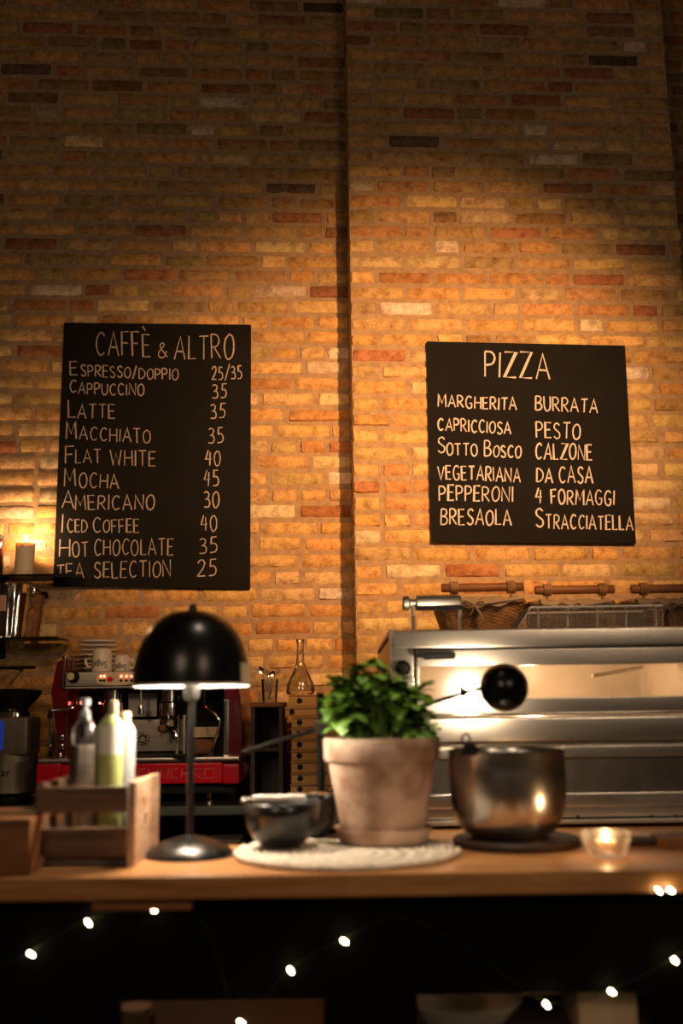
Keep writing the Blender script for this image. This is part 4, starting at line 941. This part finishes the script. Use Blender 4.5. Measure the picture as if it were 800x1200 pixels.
# ================================================================== THINGS ON THE BAR
def dome_lamp():
    c = PZ(222, 1003, ZB); org = Vector((c.x, c.y, ZB)); d = org.y; k = mpp(org+Vector((0, 0, .2)))
    z = lambda y: P(224, y, d).z-ZB
    t = thing('dome_table_lamp', 'black dome table lamp with thin stem on the bar', 'table lamp', org)
    r = 51.5*k
    m = MB(); m.lathe([(0, .0005), (r, .0005), (r, .003), (r*.97, .008), (r*.85, .018), (r*.62, .029), (r*.35, .036), (r*.15, .038), (.011, .041), (0, .041)], 48); m.build('base', 'black', t, smooth=60)
    zr = z(804); zt_ = z(716); R = 69*k; H = zt_-zr
    m = MB(); m.tube([(0, 0, .036), (0, 0, zr+.01)], .0075, 14); m.build('stem', 'black', t)
    pr = [(R, zr), (R*1.0, zr+H*.06)]+[(R*math.cos(A)**.78, zr+H*.06+H*.94*math.sin(A)) for A in [PI/2*i/16 for i in range(1, 16)]]+[(0, zt_)]
    m = MB(); m.lathe(pr, 56); sh = m.build('lamp_shade', 'black', t, smooth=70)
    m = MB(); m.lathe([(R*.985, zr-.0005)]+[(max(0, r_-.0035), max(zr, zz-.003)) for r_, zz in pr[1:]], 56); m.build('shade_lining', 'white', sh, smooth=70)
    m = MB(); m.lathe([(R*.98, zr-.001), (R*1.006, zr-.001), (R*1.006, zr+.0045), (R*.98, zr+.0045)], 56, closed=True); m.build('shade_rim', 'white', sh)
    m = MB(); m.lathe([(.009, zt_-.003), (.0095, zt_+.006), (.0065, zt_+.013), (0, zt_+.015)], 18); m.build('finial', 'black', sh)
    m = MB(); vs = []                                       # pale curved band standing out at the right
    for i in range(9):
        A = math.radians(-28+42*i/8)
        for j in range(4):
            zz = zr+.045*j/3; rr = R*1.015*math.sqrt(max(0, 1-(.6*j*.045/3/H)**2)); vs.append((rr*math.cos(A), rr*math.sin(A), zz))
    m.add(vs, [(4*i+j, 4*i+j+1, 4*i+j+5, 4*i+j+4) for i in range(8) for j in range(3)]); m.build('visor', 'tan', sh, smooth=80)
    m = MB(); m.lathe([(0, zr-.03), (.013, zr-.03), (.017, zr-.02), (.017, zr+.02), (0, zr+.02)], 20); m.build('socket', 'blackmatte', t)
    m = MB(); m.lathe([(0, zr+.018), (.014, zr+.02), (.028, zr+.045), (.03, zr+.06), (.022, zr+.08), (0, zr+.09)], 24); m.build('bulb', 'bulb', t)
    light('POINT', 'lamp_light', org+Vector((.036, -.02, zr+.03)), 8.0, (1, .80, .58), size=.012)
    light('POINT', 'lamp_light', org+Vector((-.036, .02, zr+.03)), 8.0, (1, .80, .58), size=.012)
dome_lamp()

def crate():
    f = PZ(40, 1018, ZB); g = PZ(148, 1017, ZB); d = f.y; k = mpp(f)
    x0 = f.x; x1 = g.x; W = x1-x0; D = .255; H = P(100, 920, d).z-ZB
    t = thing('wooden_crate', 'small weathered wooden crate holding bottles on the bar', 'crate', ((x0+x1)/2, d, ZB))
    z = lambda y: P(90, y, d).z-ZB
    for (a, b) in ((952, 922), (1003, 970)):
        m = MB(); m.box((-W/2+.0005, -.0115, z(a)), (W/2-.001, -.0005, z(b)), .002); m.build('front_slat', 'crate', t)
        m = MB(); m.box((-W/2+.0005, D+.0005, z(a)), (W/2-.001, D+.0115, z(b)), .002); m.build('back_slat', 'crate', t)
    # end boards with a hand hole and rounded top, near-square
    for s, nm in ((1, 'cratelight'), (-1, 'crate')):
        xa = s*(W/2-.0005) - (0 if s > 0 else .0); xa0, xa1 = (xa, xa+.014) if s > 0 else (-W/2, -W/2+.014)
        m = MB(); ys = [0, D*.36, D*.46, D]; Hh = H+.004; zs = [.0, Hh*.42, Hh*.56, Hh]
        for i in range(3):
            for j in range(3):
                if i == 1 and j == 1: continue
                m.box((xa0, ys[i], zs[j]), (xa1, ys[i+1], zs[j+1]), .0)
        e = m.build('end_board', nm, t, smooth=0)
        if s > 0:
            m = MB(); m.lathe([(0, .001), (.008, .001), (.009, .0)], 16, (xa1, D*.36, Hh*.74), (1, 0, 0)); m.build('knot', 'brownwood', e)
    m = MB()
    for i in range(3): m.box((-W/2+.0145, .013+i*(D-.026)/3, .010), (W/2-.0015, .013+(i+.92)*(D-.026)/3, .020), .001)
    m.build('floor_board', 'crate', t)
    m = MB()
    for y in (.003, D-.022): m = MB(); m.box((-W/2+.0145, y, 0), (W/2-.002, y+.02, .010), .001); m.build('skid', 'darkwood', t)
    return Vector(((x0+x1)/2, d, ZB)), W, D
CR, CW, CD = crate()
zc = ZB+.0202
def bottle_steel():
    d = CR.y+.085; c = P(98, 900, d); k = mpp(c); loc = Vector((c.x, d, zc)); z = lambda y: P(98, y, d).z-zc
    t = thing('pump_bottle', 'clear pump bottle in a polished steel sleeve inside the crate', 'bottle', loc); r = 17*k
    m = MB(); m.lathe([(0, 0), (r*.97, 0), (r, .003), (r, z(876)), (r*.96, z(873)), (0, z(873))], 36); m.build('sleeve', 'steel2', t)
    m = MB(); m.lathe([(r*.88, z(873)), (r*.88, z(862)), (r*.8, z(852)), (r*.5, z(845)), (r*.38, z(841)), (r*.38, z(835))], 30); b = m.build('upper_body', 'lightglass', t)
    m = MB(); m.box((-.003, -r*.92, z(864)), (.008, -r*.84, z(848)), .001); m.build('label', 'ink', b)
    m = MB(); m.lathe([(0, z(838)), (.009, z(838)), (.009, z(833)), (.004, z(831)), (.004, z(826)), (0, z(826))], 18); m.box((-.006, -.028, z(827)), (.009, .008, z(818)), .004); m.build('pump', 'frost', t)
def bottle_green():
    d = CR.y+.10; c = P(129, 900, d); k = mpp(c); loc = Vector((c.x, d, zc)); z = lambda y: P(129, y, d).z-zc
    t = thing('soap_bottle', 'pale green bottle with white label inside the crate', 'bottle', loc); r = 14.5*k
    m = MB(); m.lathe([(0, 0), (r*.96, 0), (r, .004), (r, z(852)), (r*.9, z(845)), (r*.5, z(840)), (r*.42, z(837)), (0, z(837))], 36); b = m.build('body', 'greensoap', t)
    m = MB(); vs = []
    for i in range(13):
        A = math.radians(-75+150*i/12)
        for zz in (z(884), z(850)): vs.append((r*1.012*math.sin(A), -r*1.012*math.cos(A), zz))
    m.add(vs, [(2*i, 2*i+2, 2*i+3, 2*i+1) for i in range(12)]); m.build('label', 'labelpaper', b)
    m = MB(); m.lathe([(0, z(838)), (.009, z(838)), (.0095, z(836)), (.0085, z(822)), (0, z(820))], 20, (.004, 0, 0)); m.build('cap', 'tan', t)
def bottle_frost():
    d = CR.y+.165; c = P(145, 900, d); k = mpp(c); loc = Vector((c.x, d, zc)); z = lambda y: P(145, y, d).z-zc
    t = thing('plastic_bottle', 'translucent bluish bottle at the right end of the crate', 'bottle', loc); r = 13*k
    m = MB(); m.lathe([(0, 0), (r*.96, 0), (r, .004), (r, z(862)), (r*.9, z(854)), (r*.55, z(847)), (.011, z(845)), (0, z(845))], 36); m.build('body', 'frost', t)
    m = MB(); m.lathe([(0, z(846)), (.012, z(846)), (.012, z(836)), (.009, z(834)), (0, z(834))], 20); m.build('cap', 'tan', t)
bottle_steel(); bottle_green(); bottle_frost()
# plain wooden box at the far left of the bar
f = PZ(36, 1026, ZB); d = 1.955; x1 = P(35, 990, d).x; H = P(10, 966, d).z-ZB
t = thing('wooden_box', 'plain brown wooden box at the left end of the bar', 'box', (x1-.11, d, ZB))
for (y0, nm) in ((0, 'front_board'), (.198, 'back_board')):
    m = MB(); m.box((-.11, y0, 0), (.11, y0+.012, H-.004), .003); m.build(nm, 'brownwood', t)
for x in (-.11, .098):
    m = MB(); m.box((x, .0125, 0), (x+.012, .1975, H-.004), .002); m.build('side_board', 'brownwood', t)
m = MB(); m.box((-.114, -.004, H-.004), (.1105, .214, H+.010), .003); m.build('lid', 'brownwood', t)

def round_mat():
    c = PZ(405, 1001, ZB); R = 132*mpp(c)
    m = MB(); pts = []; rr = .0068; n = int(R/(2*rr)); tot = n*64
    for i in range(tot):
        A = 2*PI*i/64; r = .004+(R-.006)*i/tot; pts.append((r*math.cos(A), r*math.sin(A), rr+.0008*math.sin(i*1.9)))
    m.tube(pts, [rr*(1+.14*math.sin(i*1.9)) for i in range(tot)], 6)
    o = m.build('round_mat', 'mat', loc=(c.x, c.y, ZB), smooth=70)
    tag(o, 'round cream woven mat under the plant and bowls', 'mat'); return c, R, ZB+2*rr+.0012
MC, MR, ZM = round_mat()

def potted_basil():
    c = PZ(449, 985, ZM); org = Vector((c.x, c.y-.01, ZM)); d = org.y; k = mpp(org+Vector((0, 0, .1)))
    z = lambda y: P(447, y, d).z-ZM
    r = 58*k
    s = MB(); s.lathe([(0, 0), (r*.84, 0), (r*.88, .003), (r*.97, .027), (r, .030), (r*.95, .030), (r*.84, .012), (0, .010)], 48)
    tag(s.build('plant_saucer', 'terracotta', loc=org, smooth=50), 'terracotta saucer under the herb pot', 'saucer')
    zb = ZM+.0102; po = Vector((org.x, org.y, zb)); z = lambda y: P(447, y, d).z-zb
    t = thing('potted_basil', 'green basil growing in a weathered terracotta pot', 'potted plant', po)
    R = 69*k; rb = 47*k
    m = MB(); zr = z(891); zt_ = z(864)
    m.lathe([(0, 0), (rb, 0), (rb*1.02, .003), (R*.915, zr), (R*.97, zr+.001), (R*.985, zr+.004), (R, zt_-.004), (R*.985, zt_), (R*.92, zt_), (R*.90, zt_-.006), (R*.86, zr), (R*.85, zt_-.03), (0, zt_-.03)], 56); m.build('pot', 'terracotta', t, smooth=45)
    m = MB(); m.lathe([(R*.87, zt_-.022), (R*.5, zt_-.017), (0, zt_-.016)], 30); m.build('soil', 'soil', t)
    rnd = random.Random(21); st = MB(); lf = MB()
    def leaf(p, dirv, L_, tiltup):
        dirv = dirv.normalized(); up = Vector((0, 0, 1)); side = dirv.cross(up)
        side = side.normalized() if side.length > .05 else Vector((1, 0, 0)); nrm = side.cross(dirv).normalized()
        n = 6; vs = []
        for i in range(n+1):
            s_ = i/n; wd = L_*.40*math.sin(PI*min(1, s_**.8*.98+.01))**.8; ax = p+dirv*(L_*s_)+nrm*(L_*.22*math.sin(PI*s_*.8)-L_*.25*s_*s_)
            vs += [ax+side*wd-nrm*wd*.25, ax+nrm*(-wd*.12), ax-side*wd-nrm*wd*.25]
        lf.add(vs, [(3*i+q, 3*i+q+1, 3*i+q+4, 3*i+q+3) for i in range(n) for q in range(2)])
    # stem tips, by where the plant shows its crowns
    tips = [(430, 778), (418, 788), (442, 782), (405, 800), (392, 812), (386, 828), (455, 800), (470, 806), (484, 818), (496, 804), (472, 796), (500, 838), (490, 832), (398, 838), (412, 822), (425, 806), (440, 812), (455, 824), (470, 834), (436, 838), (408, 848), (456, 848), (486, 852), (424, 850), (502, 854), (390, 850), (395, 800), (448, 794), (415, 800), (478, 848), (462, 812), (400, 825)]
    for j, (px, py) in enumerate(tips):
        dd = d+rnd.uniform(-.06, .07); tip = P(px, py, dd)-po
        base = Vector((tip.x*.45, (dd-d)*.5, zt_-.018)); mid = base.lerp(tip, .55)+Vector((tip.x*-.08, 0, .012))
        path = smooth_path([base, mid, tip], 5); st.tube(path, [.0024-.0012*i/len(path) for i in range(len(path))], 6)
        for lev, (f, nl, L0) in enumerate(((1.0, 6, .036), (.8, 5, .046), (.6, 4, .046))):
            q = path[min(len(path)-1, int(f*(len(path)-1)))]; A0 = rnd.uniform(0, 2*PI)
            if q.z < zt_+.004: continue
            for l in range(nl):
                A = A0+2*PI*l/nl+rnd.uniform(-.3, .3); leaf(q, Vector((math.cos(A), math.sin(A), rnd.uniform(-.9, .35) if lev else rnd.uniform(-.6, .7))), L0*rnd.uniform(.8, 1.2), 0)
    st.build('stems', 'stem', t); lf.build('foliage', 'leaf', t, smooth=80)
potted_basil()

def dark_bowl(label, pxc, pyc, w_, ytop, dd=0, grp='dark bowls on the mat'):
    c = PZ(pxc, pyc, ZM); org = Vector((c.x, c.y+dd, ZM)); k = mpp(org+Vector((0, 0, .05))); R = w_/2*k; H = P(pxc, ytop, org.y).z-ZM
    t = thing('dark_bowl', label, 'bowl', org, group=grp)
    pr = [(0, .002), (R*.42, .001), (R*.46, 0), (R*.52, .004), (R*.74, H*.22), (R*.9, H*.48), (R*.975, H*.75), (R, H), (R*.975, H+.0015), (R*.94, H*.97), (R*.9, H*.7), (R*.8, H*.45), (R*.6, H*.2), (0, H*.1)]
    m = MB(); m.lathe(pr, 48); m.build('body', 'darkbowl', t, smooth=60)
    return org, R, H
bo, bR, bH = dark_bowl('dark glazed bowl in front with silver scoop lying across', 330, 992, 91, 940.5)
dark_bowl('dark glazed bowl half hidden behind the herb pot', 366, 985, 64, 934, .075)
# silver scoop on the rim
o = Vector((bo.x, bo.y-.01, bo.z+bH+.002)); t = thing('scoop', 'silver scoop with flat handle lying across the front bowl', 'scoop', o)
q = lambda x, y: P(x, y, o.y)-o
m = MB(); a = q(296, 934); b = q(358, 935.5); m.box((a.x, -.016, .004), (b.x, .012, .014), .003); m.build('blade', 'white', t)
m = MB(); m.box((a.x+.002, -.014, -.001), (a.x+.064, .008, .0042), .002); m.build('spine', 'tan', t)
m = MB(); m.tube([(a.x-.016, 0, .004), (a.x+.006, 0, .006)], [.005, .004], 10); m.sphere((a.x-.018, 0, .0042), .0062, 12); m.build('stub', 'chrome', t)
o2 = Vector((P(366, 934, bo.y+.09).x, bo.y+.09, bo.z+bH+.0)); t = thing('teaspoon', 'silver teaspoon resting on the bowl behind', 'spoon', o2+Vector((0, 0, .006)))
m = MB(); m.tube([(-.03, 0, .003), (.0, 0, .004), (.03, .02, .001)], [.003, .0026, .003], 8); m.build('handle', 'chrome', t)
m = MB(); m.sphere((-.04, 0, .004), .011, 14, (1.3, .9, .35)); m.build('spoon_bowl', 'chrome', t)

def trivet_and_bowl():
    c = PZ(607, 992, ZB); org = Vector((c.x, c.y+.02, ZB)); k = mpp(org); R = 74*k
    m = MB(); m.lathe([(0, .001), (R*.97, .001), (R, .005), (R, .014), (R*.97, .018), (0, .018)], 48)
    tag(m.build('round_board', 'darkwood', loc=org, smooth=45), 'dark round wooden board under the steel mixing bowl', 'board')
    zb = ZB+.0185; po = Vector((P(597, 985, org.y).x, org.y, zb)); d = po.y; k = mpp(po+Vector((0, 0, .1))); z = lambda y: P(597, y, d).z-zb
    t = thing('mixing_bowl', 'deep stainless steel mixing bowl on a dark board', 'bowl', po); R = 68.5*k; H = z(877)
    pr = [(0, .001), (R*.58, .0005), (R*.65, .003), (R*.76, H*.07), (R*.88, H*.18), (R*.955, H*.34), (R*.985, H*.52), (R*.995, H*.75), (R*.985, H*.96), (R*1.0, H*.985), (R*.995, H), (R*.965, H*.995)]
    m = MB(); m.lathe(pr+[(r*.975 if r > .01 else 0, max(zz, .006)) for r, zz in reversed(pr[:-1])], 64); m.build('body', 'bowlsteel', t, smooth=60)
    # the dark clip with its loop on the rim
    tt = thing('binder_clip', 'dark clip with wire loop on the mixing bowl rim', 'clip', po+Vector((-R*.70, -R*.70, H+.003)))
    m = MB(); m.prism([(-.020, -.012), (.020, -.012), (.016, .004), (.006, .013), (-.008, .012), (-.016, .003)], -.012, .004); m.build('jaw', 'blackmatte', tt)
    m = MB(); m.tube([(-.008+.0085*math.cos(A), -.004, .021+.0105*math.sin(A)) for A in [2*PI*i/20 for i in range(20)]], .0024, 8, closed=True); m.build('loop', 'blackmatte', tt)
trivet_and_bowl()

def tealight():
    c = PZ(711, 1004, ZB); org = Vector((c.x, c.y, ZB)); k = mpp(org); R = 28.5*k; d = org.y; H = P(711, 974, d).z-ZB
    t = thing('tealight_holder', 'small thick glass tealight holder with burning candle', 'candle holder', org)
    m = MB(); m.lathe([(0, .0006), (R*.72, .0006), (R*.8, .004), (R*.84, H*.3), (R*.97, H*.6), (R, H*.97), (R*.98, H), (R*.9, H), (R*.84, H*.62), (R*.72, H*.36), (0, H*.33)], 40); m.build('glass_body', 'lightglass', t)
    m = MB(); m.lathe([(0, H*.345), (.019, H*.345), (.0195, H*.36), (.0195, H*.66), (.018, H*.66), (.0175, H*.62), (0, H*.62)], 28); c = m.build('candle_cup', 'wax', t)
    m = MB(); m.tube([(0, 0, H*.6), (.0005, 0, H*.72)], .001, 6); m.build('wick', 'blackmatte', t)
    m = MB(); m.lathe([(0, H*.62), (.0042, H*.68), (.0050, H*.76), (.003, H*.88), (0, H*1.0)], 14); m.build('flame', 'flame', t)
    light('POINT', 'tealight_light', org+Vector((0, -.0, H*1.3)), .35, (1, .55, .22), size=.008)
tealight()
c = PZ(790, 992, ZB); t = thing('wooden_paddle', 'brown wooden serving paddle at the right end of the bar', 'serving board', (c.x+.05, c.y+.02, ZB))
m = MB(); pts = [(-.085, -.03), (-.07, -.05), (.12, -.06), (.14, 0), (.12, .06), (-.07, .05), (-.085, .03)]
vs = [(x, y, .001) for x, y in pts]+[(x, y, .02) for x, y in pts]; n = len(pts); m.add(vs, [tuple(range(n-1, -1, -1)), tuple(range(n, 2*n))]+[(i, (i+1) % n, n+(i+1) % n, n+i) for i in range(n)]); m.build('blade', 'brownwood', t, smooth=0)
m = MB(); m.box((-.16, -.016, .002), (-.084, .016, .018), .006); m.build('handle', 'darkwood', t)

# ================================================================== DESK LAMP clamped to the back of the bar
def desk_lamp():
    d = DBK+.012; top = P(375, 812, d); org = Vector((top.x, d, ZB))
    t = thing('arm_desk_lamp', 'black clamp lamp with long straight arm lighting the oven', 'desk lamp', org)
    m = MB(); m.tube([(0, .005, -.06), (0, .005, top.z-ZB)], .0085, 14); m.build('pole', 'darkpaint', t)
    m = MB(); m.box((-.02, -.055, .0005), (.02, .014, .010), .002); m.box((-.02, .002, -.075), (.02, .014, .005), .002); m.box((-.02, -.055, -.075), (.02, .014, -.066), .002); m.tube([(0, -.035, -.066), (0, -.035, -.0455)], .006, 10); m.build('clamp', 'blackmatte', t)
    hc = P(590, 806, d+.03)-org; pv = P(379, 852, d)-org+Vector((0, -.012, 0)); tail = P(284, 881, d)-org+Vector((0, -.012, 0)); el = P(543, 811.5, d+.01)-org; hj = P(566, 806, d+.02)-org
    m = MB(); m.tube([tail, pv, P(500, 826, d)-org, el, hj], [.0052, .0052, .0048, .0045, .0045], 10); m.build('arm', 'darkpaint', t)
    m = MB(); m.lathe([(0, -.016), (.017, -.016), (.018, 0), (.017, .016), (0, .016)], 22, (pv.x-.004, pv.y+.006, pv.z), (0, 1, 0)); m.sphere(pv+Vector((.016, 0, .002)), .012, 12); m.build('pivot', 'blackmatte', t)
    m = MB(); m.lathe([(0, -.010), (.009, -.010), (.010, 0), (.009, .010), (0, .010)], 16, el, (0, 1, 0)); m.sphere(el+Vector((-.004, 0, .008)), .007, 10); m.build('elbow', 'blackmatte', t)
    ax = Vector((.22, 1, .06)).normalized(); R = 27.5*mpp(hc+org)
    pr = [(0, -R*.95)]+[(R*math.sin(A), -R*.95*math.cos(A)) for A in [PI/2*i/12 for i in range(1, 13)]]+[(R*1.0, R*.22), (R*1.03, R*.24), (R*1.03, R*.30), (R*.98, R*.30)]
    m = MB(); m.lathe(pr, 40, hc, ax); sh = m.build('lamp_shade', 'black', t, smooth=60)
    m = MB(); m.lathe([(r*.96, zz*.96) for r, zz in pr[:-3]], 40, hc, ax); m.build('shade_lining', 'white', sh, smooth=60)
    m = MB(); m.sphere(hc-ax*R*.1, R*.38, 16); m.build('bulb', 'bulb', t)
    p = org+hc+ax*R*.36
    light('SPOT', 'desk_lamp_light', p, 10, (1, .76, .50), aim=p+Vector((.02, 1, -.02)), size=.02, spot=150, blend=.5)
desk_lamp()

# ================================================================== FAIRY LIGHTS
def fairy():
    t = thing('string_lights', 'string of small warm fairy lights hanging under the bar edge', 'string lights', (0, DF-.02, ZB-.06)); o = t.location
    bulbs = [(36, 1118), (103, 1081), (179, 1066), (340, 1137), (403, 1103), (640, 1177), (716, 1162), (790, 1125), (785, 1043), (772, 1044), (282, 1198)]
    dz = DF+.03; ps = [P(x, y, dz)-o for x, y in bulbs]; ps[8] = P(785, 1043, DF-.014)-o; ps[9] = P(771, 1043, DF-.012)-o
    chain = [(-30, 1150), (36, 1115), (103, 1078), (179, 1063), (240, 1085), (282, 1195), (340, 1134), (403, 1100), (470, 1075), (560, 1120), (640, 1174), (716, 1159), (790, 1122), (830, 1080)]
    m = MB(); m.tube(smooth_path([P(x, y, dz+.012)-o for x, y in chain], 6), .0011, 5); m.tube(smooth_path([P(830, 1080, dz+.012)-o, P(800, 1052, DF-.012)-o, P(785, 1040, DF-.012)-o, P(765, 1041, DF-.012)-o, P(750, 1052, DF+.0)-o], 5), .0011, 5)
    m.build('cable', 'wire', t)
    for i, p in enumerate(ps):
        m = MB(); a = Vector((.5, 0, -.6)).normalized() if i % 2 else Vector((.7, 0, -.45)).normalized(); r = .0026 if i != 9 else .0018
        m.lathe([(0, -.006), (r*.9, -.004), (r, .002), (r*.6, .006), (0, .0075)], 12, p, a); b = m.build('bulb', 'fairy', t)
        m = MB(); m.tube([p-a*.010, p-a*.005], .0022, 8); m.build('bulb_cap', 'wire', b)
fairy()

# ================================================================== BELOW THE BAR
c = PZ(540, 1206, .59); t = thing('stacked_plate', 'pale round dish on the shelf under the bar', 'dish', (c.x, 2.07, .5905)); k = 2.07/1200
H = P(540, 1186, 1.97).z-.5905
m = MB(); R = .115; m.lathe([(0, 0), (R*.5, 0), (R*.55, .004), (R*.97, H*.96), (R, H), (R*.97, H), (R*.52, .01), (0, .008)], 44); m.build('body', 'china', t, smooth=50)
m = MB(); c = P(157, 1195, 2.02); 
t = thing('glass_jar', 'small clear jar on the under-bar shelf at left', 'jar', (P(157, 1195, 2.05).x, 2.06, .5905)); H = P(157, 1181, 2.05).z-.5905
m.lathe([(0, .001), (.036, .001), (.038, .005), (.038, H*.8), (.030, H*.86), (.030, H*.9), (.0275, H*.9), (.035, H*.78), (.035, .008), (0, .007)], 28); m.build('body', 'glass', t)
m = MB(); m.lathe([(0, H*.9), (.032, H*.9), (.032, H), (0, H)], 24); m.build('lid', 'steel2', t)
c = P(700, 1190, 2.05); t = thing('cardboard_box', 'brown box on the under-bar shelf near the right leg', 'box', (c.x+.02, 2.05, .5905)); H = P(700, 1168, 2.05).z-.5905+.03
m = MB(); m.box((-.055, 0, 0), (.055, .14, H), .002); m.build('carton', 'kraft', t); m = MB(); m.box((-.012, -.001, 0), (.012, .0, H), 0); m.build('tape', 'tan', t)
